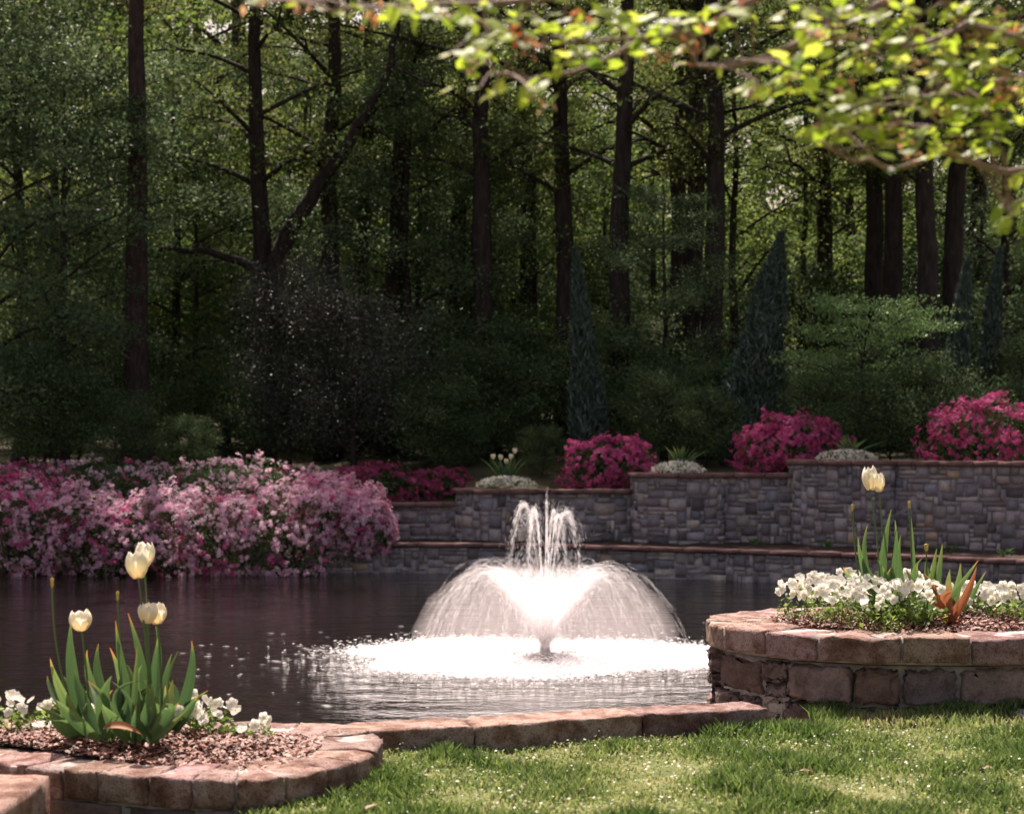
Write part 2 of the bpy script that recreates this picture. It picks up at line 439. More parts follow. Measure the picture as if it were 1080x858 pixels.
def rock(a0, a1, z0, z1, thick, gap, rng, rnd=.3, amp=.008, n=(4, 3, 2)):
    """a stone face block in (along, out, up) coordinates with worn edges"""
    cx, cz = (a0 + a1) / 2, (z0 + z1) / 2
    h = np.array(((a1 - a0) / 2 - gap, thick / 2, (z1 - z0) / 2 - gap))
    h = np.maximum(h, .006)
    r = min(h) * rnd
    nx_, nz_, ny_ = n[0], n[1], n[2]
    faces = []; verts = []; idx = {}
    def vid(i, j, k):
        key = (i, j, k)
        if key not in idx:
            idx[key] = len(verts); verts.append((i / nx_ * 2 - 1, j / ny_ * 2 - 1, k / nz_ * 2 - 1))
        return idx[key]
    for i in range(nx_):
        for k in range(nz_):
            faces.append([vid(i, 0, k), vid(i + 1, 0, k), vid(i + 1, 0, k + 1), vid(i, 0, k + 1)])
            faces.append([vid(i, ny_, k), vid(i, ny_, k + 1), vid(i + 1, ny_, k + 1), vid(i + 1, ny_, k)])
    for i in range(nx_):
        for j in range(ny_):
            faces.append([vid(i, j, 0), vid(i, j + 1, 0), vid(i + 1, j + 1, 0), vid(i + 1, j, 0)])
            faces.append([vid(i, j, nz_), vid(i + 1, j, nz_), vid(i + 1, j + 1, nz_), vid(i, j + 1, nz_)])
    for j in range(ny_):
        for k in range(nz_):
            faces.append([vid(0, j, k), vid(0, j, k + 1), vid(0, j + 1, k + 1), vid(0, j + 1, k)])
            faces.append([vid(nx_, j, k), vid(nx_, j + 1, k), vid(nx_, j + 1, k + 1), vid(nx_, j, k + 1)])
    P = np.array(verts)
    # denser near the edges so the rounding is crisp
    P = np.sign(P) * np.abs(P) ** .6
    P = P * h
    q = np.clip(P, -(h - r), h - r); d = P - q
    ln = np.linalg.norm(d, axis=1)[:, None]
    P = q + d / np.maximum(ln, 1e-9) * np.minimum(r, np.where(ln > 0, r, 0))
    P += rng.normal(size=P.shape) * amp
    P += np.array((cx, 0, cz))
    return P, np.array(faces)
def stone_run(bag, pathf, length, z0, height, u, rng, thick=.1, gap=.0035, cols=FARC, wts=FARW, minu=(1, 1), maxu=(5, 3), amp=.004, n=(2, 2, 1), wob=.012, cells=None):
    w_ = np.array(wts) / sum(wts)
    for a0, a1, b0, b1 in (cells or ashlar(length, height, u, rng, minu, maxu)):
        P, Fq = rock(a0, a1, b0, b1, thick, gap, rng, .22, amp, n)
        c = np.array(cols[rng.choice(len(cols), p=w_)]) * rng.uniform(.68, 1.3)
        off = rng.normal() * wob
        pos, nrm = pathf(P[:, 0])
        V = pos + nrm * (P[:, 1] + off)[:, None]
        V[:, 2] += z0 + P[:, 2]
        bag.add(V, Fq, tint=c)
def path_from(pts):
    pts = np.array(pts, float)
    s = np.concatenate([[0], np.cumsum(np.linalg.norm(np.diff(pts, axis=0), axis=1))])
    def f(a, off=0.0):
        a = np.asarray(a, float)
        x = np.interp(a, s, pts[:, 0]); y = np.interp(a, s, pts[:, 1])
        x = x + np.where(a > s[-1], 0, 0)
        e = .04
        x2 = np.interp(np.clip(a + e, 0, s[-1]), s, pts[:, 0]); y2 = np.interp(np.clip(a + e, 0, s[-1]), s, pts[:, 1])
        x1 = np.interp(np.clip(a - e, 0, s[-1]), s, pts[:, 0]); y1 = np.interp(np.clip(a - e, 0, s[-1]), s, pts[:, 1])
        tx, ty = x2 - x1, y2 - y1; l = np.hypot(tx, ty) + 1e-9
        n_ = np.stack([ty / l, -tx / l, 0 * x], -1)     # to the right of travel = towards the camera when going +x
        return np.stack([x, y, 0 * x], -1), n_
    return f, s[-1]
def backing(pathf, length, z0, z1, off, thick=.25, n=80):
    a = np.linspace(0, length, n); p, nr = pathf(a)
    fr = p + nr * off; bk = p + nr * (off - thick)
    up0 = np.array((0, 0, z0)); up1 = np.array((0, 0, z1))
    V = np.vstack([fr + up0, fr + up1, bk + up1, bk + up0]); Q = []
    for r in range(4):
        r2 = (r + 1) % 4
        for i in range(n - 1): Q.append([r * n + i, r * n + i + 1, r2 * n + i + 1, r2 * n + i])
    Q.append([0, n, 2 * n, 3 * n]); Q.append([n - 1, 4 * n - 1, 3 * n - 1, 2 * n - 1])
    return V, np.array(Q)
def coping(bag, pathf, length, z0, z1, off, width, stone_l, rng, tintf=None, amp=.004, n=(5, 1, 3), gap=.004):
    a = 0.0
    while a < length - .02:
        l = min(stone_l * rng.uniform(.75, 1.25), length - a)
        if length - a - l < stone_l * .3: l = length - a
        P, Fq = rock(a, a + l, z0, z1, width, gap, rng, .3, amp, n)
        pos, nr = pathf(P[:, 0])
        V = pos + nr * (P[:, 1] + off - width / 2)[:, None]; V[:, 2] += P[:, 2]
        bag.add(V, Fq, tint=(tintf(rng) if tintf else (1, 1, 1)))
        a += l
rng = np.random.default_rng(11)
# lower tier wall
lx = np.linspace(lwx[0], lwx[-1], 60)
lf, ll = path_from([(x, lw_f(x)) for x in lx])
w = thing('retaining_wall', 'low grey stone wall rising from the water, the lower tier behind the fountain', 'stone wall', (0, 0, 0))
b = Bag(); stone_run(b, lf, ll, -1.05, .49, .06, rng, .12, .0045, wob=.007)
link('stonework', b.mesh('lower_wall_stones', False), M['stone_far'], w)
V, Q = backing(lf, ll, -1.5, -.57, .042, .3); link('mortar_core', np_mesh('lower_wall_core', V, Q), M['mortar_far'], w)
b = Bag(); coping(b, lf, ll, -.56, -.495, .11, .34, .5, rng, n=(2, 2, 1)); link('coping', b.mesh('lower_wall_coping', False), M['coping_far'], w)
# terrace of mulch between the tiers
tx = np.linspace(lwx[0], lwx[-1], 160)
fy = lw_f(tx) + .05; by = up_y(tx) + .1
rows = 8
V = np.vstack([np.stack([tx, fy + (by - fy) * k / rows, -.56 + .07 * k / rows + .02 * np.sin(tx * 9 + k * 2)], 1) for k in range(rows + 1)])
n_ = len(tx); Q = np.array([[r * n_ + i, r * n_ + i + 1, (r + 1) * n_ + i + 1, (r + 1) * n_ + i] for r in range(rows) for i in range(n_ - 1)])
tag(link('terrace_bed', np_mesh('terrace_bed', V, Q, smooth=True), M['earth']), kind='structure')
wl = ['shortest and lowest section of the upper stone wall, next to the pink azaleas', 'upper stone wall section right behind the fountain jets, with red coping',
      'middle height stone wall section with a rounded front left of the tallest one', 'tallest and nearest stone wall section running out of the picture at right']
for s, lab in zip(secs, wl):
    x0, x1, d0, d1, z, bast = s
    xx = np.linspace(x0, x1, 90)
    pts = [(x, float(sec_y(s, np.array(x)))) for x in xx]
    pts = [(x0, d0 + .5)] + pts + [(x1, d1 + .3)]
    f_, L_ = path_from(pts)
    w = thing('stepped_retaining_wall', lab, 'stone wall')
    b = Bag(); h_ = z - .075 + .56
    stone_run(b, f_, L_, -.58, h_ + .02, .064, rng, .14, .0045, maxu=(5, 3), wob=.007)
    link('stonework', b.mesh('upper_wall_stones', False), M['stone_far'], w)
    V, Q = backing(f_, L_, -.7, z - .07, .05, .3); link('mortar_core', np_mesh('upper_wall_core', V, Q), M['mortar_far'], w)
    b = Bag(); coping(b, f_, L_, z - .08, z, .12, .42, .45, rng, n=(2, 2, 1)); link('coping', b.mesh('upper_wall_coping', False), M['coping_far'], w)

# ------------------------------------------------------------------ near kerb and planters
def ctint(rng):
    g = rng.uniform(.8, 1.15); return (g, g * rng.uniform(.92, 1.04), g * rng.uniform(.9, 1.05))
def coping_parts(parent, pathf, length, z0, z1, off, width, stone_l, rng, amp=.004, n=(9, 2, 5), mat='coping_near', name='coping_stone', start=0.0, lift=.006, rnd=.16, wav=.006, gap=.0025):
    a = start
    while a < length - .02:
        l = min(stone_l * rng.uniform(.75, 1.25), length - a)
        if length - a - l < stone_l * .35: l = length - a
        P, Fq = rock(a, a + l, z0, z1, width, gap, rng, rnd, amp, n)
        # broad waviness of hewn stone
        wv_ = np.array([noise.noise(Vector((p[0] * 9 + a, p[1] * 9, p[2] * 9))) for p in P]) * wav
        dz = rng.normal() * lift
        pos, nr = pathf(P[:, 0])
        V = pos + nr * (P[:, 1] + off - width / 2 + wv_ * .8)[:, None]; V[:, 2] += P[:, 2] + wv_ + dz
        b = Bag(); b.add(V, Fq, tint=ctint(rng))
        link(name, b.mesh(name, True), M[mat], parent)
        a += l
def smooth_pts(pts, n=160):
    pts = np.array(pts, float)[:, :2]
    # Catmull-Rom
    out = []
    P = np.vstack([pts[0] * 2 - pts[1], pts, pts[-1] * 2 - pts[-2]])
    for i in range(1, len(P) - 2):
        for t in np.linspace(0, 1, 12, endpoint=False):
            out.append(.5 * ((2 * P[i]) + (-P[i - 1] + P[i + 1]) * t + (2 * P[i - 1] - 5 * P[i] + 4 * P[i + 1] - P[i + 2]) * t * t + (-P[i - 1] + 3 * P[i] - 3 * P[i + 1] + P[i + 2]) * t ** 3))
    out.append(pts[-1]); return np.array(out)
NEARC = [(.18, .13, .12), (.22, .165, .15), (.12, .09, .09), (.32, .26, .235), (.17, .135, .14), (.2, .135, .115)]
NEARW = [4, 4, 4, 1.2, 3, 2.5]
rng = np.random.default_rng(5)
kerb = thing('pond_kerb', 'low straight kerb of pinkish stone blocks between lawn and pond', 'kerb')
kp = smooth_pts([(-3.0, 6.3)] + [(p[0], p[1]) for p in KP[1:]])
kf, kl = path_from(kp)
coping_parts(kerb, kf, kl, .012, .115, .09, .2, .52, rng, amp=.0016, n=(18, 5, 7), lift=.002, rnd=.12, wav=.005, gap=.002)
V, Q = backing(kf, kl, -.3, .025, .06, .17); link('kerb_base', np_mesh('kerb_base', V, Q), M['mortar'], kerb)

# left planter (rounded end)
LZ = .12
lp_out = [(-260, 770), (-100, 789), (23, 806), (97, 814), (163, 819), (233, 822), (290, 820), (335, 813), (370, 803), (393, 793), (402, 783), (399, 775), (372, 768.5), (330, 765), (270, 762), (180, 760), (60, 757), (-100, 753), (-260, 750)]
lpo = smooth_pts([onz(x, y, LZ) for x, y in lp_out])
fo, lo = path_from(lpo)
planter = thing('stone_planter', 'low planter with rounded end and worn pink coping blocks at lower left', 'planter')
coping_parts(planter, fo, lo, .03, LZ, 0, .27, .17, rng, amp=.0022, n=(8, 5, 9), lift=.003, rnd=.12, wav=.011, gap=.003)
V, Q = backing(fo, lo, .036, LZ - .007, -.012, .24, 260); link('joint_mortar', np_mesh('joint_mortar', V, Q), M['mortar'], planter)
b = Bag(); stone_run(b, fo, lo, -.22, .255, .085, rng, .09, .004, NEARC, NEARW, (2, 2), (4, 2), .003, (5, 4, 2), .006)
# shift wall stones inward a little below the coping
link('wall_stones', b.mesh('wall_stones', True), M['stone_near'], planter)
sh = planter.children[-1]
V, Q = backing(fo, lo, -.3, .034, -.015, .15, 200); link('mortar_core', np_mesh('planter_core', V, Q), M['mortar'], planter)
me = sh.data
co = np.zeros(len(me.vertices) * 3, np.float32); me.vertices.foreach_get('co', co); co = co.reshape(-1, 3)
c0 = np.array((-1.1, 5.6))
dxy = c0 - co[:, :2]; dxy /= np.linalg.norm(dxy, axis=1)[:, None]; co[:, :2] += dxy * .05
me.vertices.foreach_set('co', co.ravel()); me.update()

def fill_poly(outline, z0, dome, n=22):
    """soil surface inside an outline: rings toward the centre"""
    c = outline.mean(0); rings = np.linspace(1, .0, n)
    V = []
    m_ = len(outline)
    for r in rings:
        p = c + (outline - c) * r
        z = z0 + dome * (1 - r ** 2) + .006 * np.sin(p[:, 0] * 31) * np.cos(p[:, 1] * 27)
        V.append(np.column_stack([p, z]))
    V = np.vstack(V)
    Q = [[k * m_ + i, k * m_ + (i + 1) % m_, (k + 1) * m_ + (i + 1) % m_, (k + 1) * m_ + i] for k in range(n - 1) for i in range(m_)]
    return V, np.array(Q)
def inset(outline, d):
    nx_ = np.roll(outline, -1, 0) - np.roll(outline, 1, 0); l = np.linalg.norm(nx_, axis=1)[:, None]
    nn = np.stack([-nx_[:, 1], nx_[:, 0]], 1) / l
    return outline + nn * d
def inpoly(P, poly):
    x, y = P[:, 0], P[:, 1]; ins = np.zeros(len(P), bool); j = len(poly) - 1
    for i in range(len(poly)):
        xi, yi = poly[i]; xj, yj = poly[j]
        c = ((yi > y) != (yj > y)) & (x < (xj - xi) * (y - yi) / (yj - yi + 1e-12) + xi)
        ins ^= c; j = i
    return ins
l_in = inset(lpo, .2)[::3]
def l_soil(x, y): return .10 + .05 * np.exp(-(((x + 1.25) / .6) ** 2 + ((y - 5.75) / .3) ** 2))
V, Q = fill_poly(l_in, .085, .02)
V[:, 2] = l_soil(V[:, 0], V[:, 1]) - .012
link('soil', np_mesh('planter_soil', V, Q, smooth=True), M['earth'], planter)
# right planter (elliptical)
RZ = .32
RC = np.array((1.70, 7.65)); RA, RB = .87, .70
th = np.linspace(PI * .5, PI * 2.5, 145)
ell = lambda a, b_: np.stack([RC[0] + a * np.cos(th), RC[1] + b_ * np.sin(th)], 1)
rf, rl = path_from(ell(RA, RB))
planter2 = thing('stone_planter', 'taller raised oval planter of rough stone with thick red coping at right', 'planter')
coping_parts(planter2, rf, rl, .212, RZ, 0, .3, .27, rng, amp=.0022, n=(12, 6, 8), lift=.004, rnd=.16, wav=.014, gap=.004)
V, Q = backing(rf, rl, .216, RZ - .008, -.014, .26, 260); link('joint_mortar', np_mesh('joint_mortar', V, Q), M['mortar'], planter2)
rf2, rl2 = path_from(ell(RA - .10, RB - .10))
b = Bag()
cells = []
for z0, z1 in ((-.1, .05), (.05, .2)):
    a = 0.0
    while a < rl2 - .02:
        l = rng.uniform(.09, .32); l = min(l, rl2 - a)
        if rl2 - a - l < .1: l = rl2 - a
        if rng.random() < .35: q_ = rng.uniform(.05, .1); cells += [(a, a + l, z0, z0 + q_), (a, a + l, z0 + q_, z1)]
        else: cells.append((a, a + l, z0, z1))
        a += l
stone_run(b, rf2, rl2, 0, .3, .08, rng, .16, .006, NEARC, NEARW, amp=.0055, n=(12, 8, 3), wob=.014, cells=cells)
link('wall_stones', b.mesh('wall_stones', True), M['stone_near'], planter2)
V, Q = backing(rf2, rl2, -.12, .205, .046, .2, 160); link('mortar_core', np_mesh('planter_core', V, Q), M['mortar'], planter2)
r_in = ell(RA - .27, RB - .27)[:-1][::3]
def r_soil(x, y): return .31 + .05 * np.exp(-(((x - 1.7) / .5) ** 2 + ((y - 7.7) / .35) ** 2))
V, Q = fill_poly(r_in, .3, .02); V[:, 2] = r_soil(V[:, 0], V[:, 1]) - .012
link('soil', np_mesh('planter_soil', V, Q, smooth=True), M['earth'], planter2)
# step block bottom left
def block(name, mat, x0, x1, y0, y1, z0, z1, rng, parent=None, tint=(1, 1, 1), n=(14, 8, 6), amp=.002, skew=0):
    P, Fq = rock(x0, x1, z0, z1, y1 - y0, 0, rng, .12, amp, n)
    P[:, 1] += (y0 + y1) / 2
    P[:, 0] += skew * (P[:, 1] - y1)
    b = Bag(); b.add(P, Fq, tint=tint); return link(name, b.mesh(name, True), M[mat], parent)
tag(block('stone_step', 'coping_near', -2.4, -1.345, 4.2, 5.26, -.14, .118, rng, tint=(1.05, 1, .92)), 'square cut pink stone block in the bottom left corner', 'stone block')
tag(block('paving_slab', 'stone_near', 1.93, 2.7, 6.75, 6.98, -.02, .045, rng, tint=(.5, .47, .46), amp=.004), 'pale flat stone slab in the grass at the foot of the oval planter', 'stone slab')
# pebble in the gap
def pebble(p, r, label):
    P, Fq = rock(-r, r, -r * .7, r * .7, r * 1.6, 0, rng, .9, r * .04, (4, 4, 4))
    b = Bag(); b.add(P + p, Fq, tint=(.6, .56, .52)); tag(link('pebble', b.mesh('pebble', True), M['stone_near']), label, 'pebble')
pebble(onz(14, 810, .115), .012, 'small pale pebble lying between the step block and the planter coping')

# ------------------------------------------------------------------ mulch chips
def chips(name, poly, zf, n, rng, label, size=.022):
    lo_, hi_ = poly.min(0), poly.max(0)
    P = rng.uniform(lo_, hi_, (n * 3, 2)); P = P[inpoly(P, poly)][:n]
    z = zf(P[:, 0], P[:, 1]) + rng.uniform(-.004, .012, len(P))
    P3 = np.column_stack([P, z])
    V, Q = leafquads(rng, P3, rng.uniform(size * .5, size * 1.4, len(P3)), .5, 2.0, .1)
    tag(link(name, np_mesh(name, V, Q, rng.beta(2, 2, len(Q))), M['chips']), label, 'mulch', kind='stuff')
vis = l_in[(l_in[:, 0] > -2.2)]
pl_ = l_in.copy(); pl_[:, 0] = np.maximum(pl_[:, 0], -2.1)
chips('bark_mulch', inset(pl_[::1], -.015), l_soil, 12000, rng, 'reddish bark chips around the tulips of the low left planter')
chips('bark_mulch', r_in, r_soil, 9000, rng, 'reddish bark chips in the raised oval planter at right')

# ------------------------------------------------------------------ lawn grass
rng = np.random.default_rng(21)
def near_noise(x, y, s, o=0): return np.array([noise.noise(Vector((a * s + o, b_ * s, o))) for a, b_ in zip(x, y)])
N = 125000
gx = rng.uniform(-1.35, 2.9, N); gy = rng.uniform(4.7, 7.2, N)
k_ = gy < kerb_y(gx) - .1
k_ &= ~inpoly(np.stack([gx, gy], 1), ell(RA - .02, RB - .02)[:-1]) & ~inpoly(np.stack([gx, gy], 1), lpo)
k_ &= ~((gx < -1.33) & (gy < 5.3)) & ~((gx > 1.95) & (gy > 6.77) & (gy < 6.97))
k_ |= (gx > 1.15) & (gy > 6.2) & (((gx - RC[0]) / (RA - .02)) ** 2 + ((gy - RC[1]) / (RB - .02)) ** 2 > 1) & (gy < 7.1) & ~((gx > 1.95) & (gy > 6.77) & (gy < 6.97))
gx, gy = gx[k_], gy[k_]; n = len(gx)
cl = near_noise(gx, gy, 3.2, 3); fine = near_noise(gx, gy, 11, 9); dry = near_noise(gx, gy, 1.6, 17)
keep = rng.random(n) < .6 + .8 * cl + .25 * fine
gx, gy, cl, fine, dry = gx[keep], gy[keep], cl[keep], fine[keep], dry[keep]; n = len(gx)
cl = cl + .35 * near_noise(gx, gy, 7.5, 5)
H = .022 + .036 * np.clip(cl + .5 * fine + .15, 0, 1) + rng.uniform(0, .018, n)
tuft = np.clip(cl - .22, 0, 1) > .05
H[tuft] *= 1.25
H *= .82
H *= 1 - .35 * np.clip(dry * 2, 0, 1)
az = rng.uniform(0, 2 * PI, n); lean = rng.uniform(.1, .8, n) * H
d = np.stack([np.cos(az), np.sin(az)], 1); wd = rng.uniform(.0013, .0028, n) * 1.45
side = np.stack([-d[:, 1], d[:, 0]], 1)
ra = rng.uniform(0, 2 * PI, n); side = np.stack([np.cos(ra), np.sin(ra)], 1)
base = np.stack([gx, gy, lawn_z(gx, gy) - .004], 1)
def off(a, b_, zc): return base + np.column_stack([d * (lean * a)[:, None] + side * (wd * b_)[:, None], H * zc])
V = np.stack([off(0, -1, 0), off(0, 1, 0), off(.25, 1.1, .55), off(.25, -1.1, .55), off(1, .15, 1), off(1, -.15, 1)], 1).reshape(-1, 3)
i = np.arange(n) * 6
Q = np.stack([np.stack([i, i + 1, i + 2, i + 3], 1), np.stack([i + 3, i + 2, i + 4, i + 5], 1)], 1).reshape(-1, 4)
tn = np.clip(.50 - .42 * cl + .3 * dry + rng.normal(0, .16, n) + .1 * (rng.random(n) < .1), 0, 1)
tag(link('grass', np_mesh('grass', V, Q, np.repeat(tn, 2)), M['grass']), 'short uneven green grass with darker tufts in front of the pond', 'grass', kind='stuff')
# clover-like broad ground leaves between the blades
m_ = 26000
cx_ = rng.uniform(-.9, 2.8, m_); cy_ = rng.uniform(4.9, 6.9, m_)
k2 = (cy_ < kerb_y(cx_) - .12) & ~inpoly(np.stack([cx_, cy_], 1), lpo) & ~inpoly(np.stack([cx_, cy_], 1), ell(RA, RB)[:-1])
cx_, cy_ = cx_[k2], cy_[k2]
k2 = rng.random(len(cx_)) < np.clip(.55 - near_noise(cx_, cy_, 3.2, 3) * 1.6, 0, 1)
cx_, cy_ = cx_[k2], cy_[k2]
P = np.stack([cx_, cy_, lawn_z(cx_, cy_) + rng.uniform(.004, .024, len(cx_))], 1)
V, Q = leafquads(rng, P, rng.uniform(.007, .014, len(P)), .8, 1.5, .1)
tag(link('clover', np_mesh('clover', V, Q, rng.uniform(.45, 1, len(Q))), M['grass']), 'low small-leaved weeds and dry bits between the grass blades', 'ground cover', kind='stuff')
m_ = 650  # loose white specks strewn on top of the grass
cx_ = rng.uniform(-.7, 2.4, m_); cy_ = rng.uniform(5.0, 6.85, m_)
k2 = (cy_ < kerb_y(cx_) - .12) & ~inpoly(np.stack([cx_, cy_], 1), lpo) & ~inpoly(np.stack([cx_, cy_], 1), ell(RA, RB)[:-1])
cx_, cy_ = cx_[k2], cy_[k2]
P = np.stack([cx_, cy_, lawn_z(cx_, cy_) + rng.uniform(.025, .05, len(cx_))], 1)
V, Q = leafquads(rng, P, rng.uniform(.003, .008, len(P)), .8, 1.5, .2)
tag(link('white_specks', np_mesh('white_specks', V, Q, rng.random(len(Q))), M['white_specks']), 'tiny white specks scattered all over the lawn', 'petals', kind='stuff')

# dry leaves on the lawn
def curlleaf(L, wdt, rng, rows=6):
    b = Bag()
    t = np.linspace(0, 1, rows)
    ww = wdt * np.sin(PI * t ** .8) + .001
    V = []
    for k, tt in enumerate(t):
        for s in (-1, 0, 1):
            V.append(((tt - .5) * L, s * ww[k] * (1 + .3 * math.sin(tt * 9)), .25 * wdt * abs(s) + .3 * wdt * math.sin(tt * 4) + rng.normal() * .001))
    Q = [[k * 3 + c, k * 3 + c + 1, k * 3 + c + 4, k * 3 + c + 3] for k in range(rows - 1) for c in range(2)]
    b.add(V, Q, rng.uniform(.2, .9)); return b.mesh('dry_leaf')
dl = [(610, 826, 'small dry brown leaf on the lawn below the middle of the kerb'), (850, 806, 'dry tan leaf flat in the middle of the lawn'),
      (1028, 793, 'orange dry leaf in the grass near the oval planter'), (1040, 803, 'pale dry leaf just in front of the orange one'),
      (392, 843, 'dry leaf in the grass beside the low planter end')]
for px, py, lab in dl:
    p = onz(px, py, .075)
    o = link('dry_leaf', curlleaf(.045, .011, rng), M['dead_leaf'], loc=p - np.array((0, 0, .02))); o.rotation_euler = (rng.uniform(-.3, .3), rng.uniform(-.3, .3), rng.uniform(0, 6))
    tag(o, lab, 'leaf', 'dry leaves on the lawn')

# ------------------------------------------------------------------ tulips
def blade(bag, P, Wd, nrm, tones, fold=.35, across=5):
    """lance-shaped leaf along polyline P; nrm: side direction"""
    P = np.asarray(P); n = len(P); t = np.linspace(0, 1, n)
    T = np.gradient(P, axis=0); T /= np.linalg.norm(T, axis=1)[:, None]
    S = np.cross(T, nrm); S /= np.linalg.norm(S, axis=1)[:, None] + 1e-9
    Nn = np.cross(S, T)
    w = Wd * np.clip(np.sin(PI * (t * .93 + .07) ** .85), .02, 1) * (1 - .25 * t) + .0006
    u = np.linspace(-1, 1, across)
    V = P[:, None] + S[:, None] * (w[:, None] * u[None])[..., None] + Nn[:, None] * (w[:, None] * fold * np.abs(u)[None] ** 1.3)[..., None] \
        + Nn[:, None] * (.06 * w[:, None] * np.sin(t * 23 + 1)[:, None] * u[None])[..., None]
    i = np.arange(n - 1)[:, None] * across; j = np.arange(across - 1)[None]
    Q = np.stack([i + j, i + j + 1, i + across + j + 1, i + across + j], -1).reshape(-1, 4)
    st = np.sin(u * 7 + P[0][0] * 900) * .07 + np.abs(u) * .05
    bag.add(V.reshape(-1, 3), Q, (np.interp(t, *tones)[:, None] + st[None]).ravel())
def tulip_bloom(H, R, rng, openf=0.0):
    b = Bag()
    for layer in range(2):
        for k in range(3):
            a0 = k * 2 * PI / 3 + layer * PI / 3 + rng.normal() * .08
            hh = H * (1 - .05 * layer) * rng.uniform(.95, 1.05)
            nv, nu = 11, 9
            V = []; tn = []
            for iv in range(nv):
                v = iv / (nv - 1)
                r = R * (math.sin(PI * min(1, (v * .72 + .1))) ** .75) * (1.0 - .06 * layer) * (1 + openf * v ** 2)
                hw = 1.05 * (1 - v ** 3.2) ** .6 + .02
                for iu in range(nu):
                    u = iu / (nu - 1) * 2 - 1
                    a = a0 + u * hw
                    rr = r * (1 - .10 * u * u) + .0015 * math.sin(7 * u + k) * v
                    z = hh * v - .10 * hh * v * abs(u) ** 2.0 * (1 - v)
                    z += .004 * v ** 3 * math.cos(u * 5 + k)
                    V.append((rr * math.cos(a), rr * math.sin(a), z)); tn.append(min(1, .15 + .95 * v * (1 - .3 * (1 - abs(u))) + rng.normal() * .03))
            Q = [[i * nu + j, i * nu + j + 1, (i + 1) * nu + j + 1, (i + 1) * nu + j] for i in range(nv - 1) for j in range(nu - 1)]
            b.add(V, Q, tn)
    return b.mesh('tulip_bloom')
def bloom_parts(parent, loc_, H, R, rng, openf):
    V, Q = tube(np.array([(0, 0, -.004), (0, 0, .001), (0, 0, .005)]), np.array((.004, .006, .002)), 8)
    b = Bag(); b.add(V, Q, .5); o = link('bloom', b.mesh('bloom_base'), M['tulip_stem'], parent, loc_)
    me = tulip_bloom(H, R, rng, openf); n = len(me.vertices) // 6
    co = np.zeros(len(me.vertices) * 3, np.float32); me.vertices.foreach_get('co', co); co = co.reshape(-1, 3)
    tn = np.zeros(len(co), np.float32); me.attributes['tone'].data.foreach_get('value', tn)
    nu, nv = 9, 11
    Q = [[i * nu + j, i * nu + j + 1, (i + 1) * nu + j + 1, (i + 1) * nu + j] for i in range(nv - 1) for j in range(nu - 1)]
    for k in range(6):
        link('petal', np_mesh('petal', co[k * n:(k + 1) * n], Q, tn[k * n:(k + 1) * n], smooth=True), M['tulip_petal'], o)
    bpy.data.meshes.remove(me)
    return o
def tulip(label, base, top, D, leaves, bloom=None, bud=None, lean=0, group='tulips in the low left planter', rng=rng, zoff=0, stem_r=.0042, Dt=None):
    """base/top in picture pixels at distance D; leaves (bx,by,tx,ty,bend,width_px,dd,tone_end)"""
    Dt = Dt or D
    B = W(*base, D)
    t_ = thing('tulip', label, 'tulip', B, 0, group)
    def loc(px, py, d): return W(px, py, d) - B
    if top:
        T_ = loc(*top, Dt)
        mid = (T_ * .5) + np.array((lean * D / F, 0, 0))
        P = bez(np.array((0., 0., -.02)), mid, T_, 10)
        V, Q = tube(P, np.linspace(stem_r, stem_r * .75, 10), 7)
        b = Bag(); b.add(V, Q, .5); link('stem', b.mesh('stem'), M['tulip_stem'], t_)
        if bloom:
            h, r, op = bloom
            o = bloom_parts(t_, T_ - np.array((0, 0, .002)), h * Dt / F, r * Dt / F, rng, op)
            o.rotation_euler = (rng.normal() * .1, rng.normal() * .1, rng.uniform(0, 6))
        if bud:   # what is left after the petals fell
            b = Bag(); V, Q = tube(np.array([T_ + (0, 0, z) for z in (-.004, .004, .016, .024, .028)]), np.array((.003, .0055, .005, .0065, .001)) * bud, 8)
            b.add(V, Q, .8); link('seed_pod', b.mesh('seed_pod'), M['yellow'], t_)
    leaves = list(leaves)
    for _ in range(4):
        hx = rng.uniform(22, 62)
        leaves.append((base[0] + rng.normal() * 5, base[1] + 2, base[0] + rng.normal() * 26, base[1] - hx, rng.normal() * 14, rng.uniform(7, 13), rng.normal() * .1, rng.choice([.5, .7, .95, 1.0])))
    for (bx, by, tx_, ty_, bend, wp, dd, te) in leaves:
        bend = bend * 1.25 + rng.normal() * 3
        p0 = loc(bx, by, D); p2 = loc(tx_, ty_, D + dd)
        m = (p0 + p2) / 2 + np.array((bend * D / F, dd * .1, abs(bend) * .45 * D / F))
        P = bez(p0 - (0, 0, .01), m, p2, 13)
        b = Bag()
        nrm = np.array((rng.normal() * .45, -1, .25 + rng.normal() * .2))
        t0 = rng.uniform(.15, .5)
        blade(b, P, wp * D / F / 2 * .8, nrm, ([0, .35, .8, .93, 1], [t0 + .15, t0, t0 + .1, max(t0 + .15, te * .85), te]))
        link('leaf', b.mesh('leaf'), M['tulip_leaf'], t_)
    return t_
rng = np.random.default_rng(31)
tulip('tallest creamy tulip in the low left planter, front bloom of the high pair', (160, 772), (146, 609), 5.72,
      [(150, 770, 122, 654, -8, 17, .05, .9), (158, 772, 135, 646, 6, 15, .1, .9), (165, 774, 150, 700, -16, 13, -.06, .5)], (29, 12.5, 0), lean=4, rng=rng)
tulip('creamy tulip whose bloom peeps out behind the tallest one', (157, 768), (152, 597), 5.84,
      [(150, 768, 164, 659, 14, 14, .1, .6), (160, 768, 168, 667, -6, 10, .0, .95)], (26, 10.5, .05), lean=5, rng=rng)
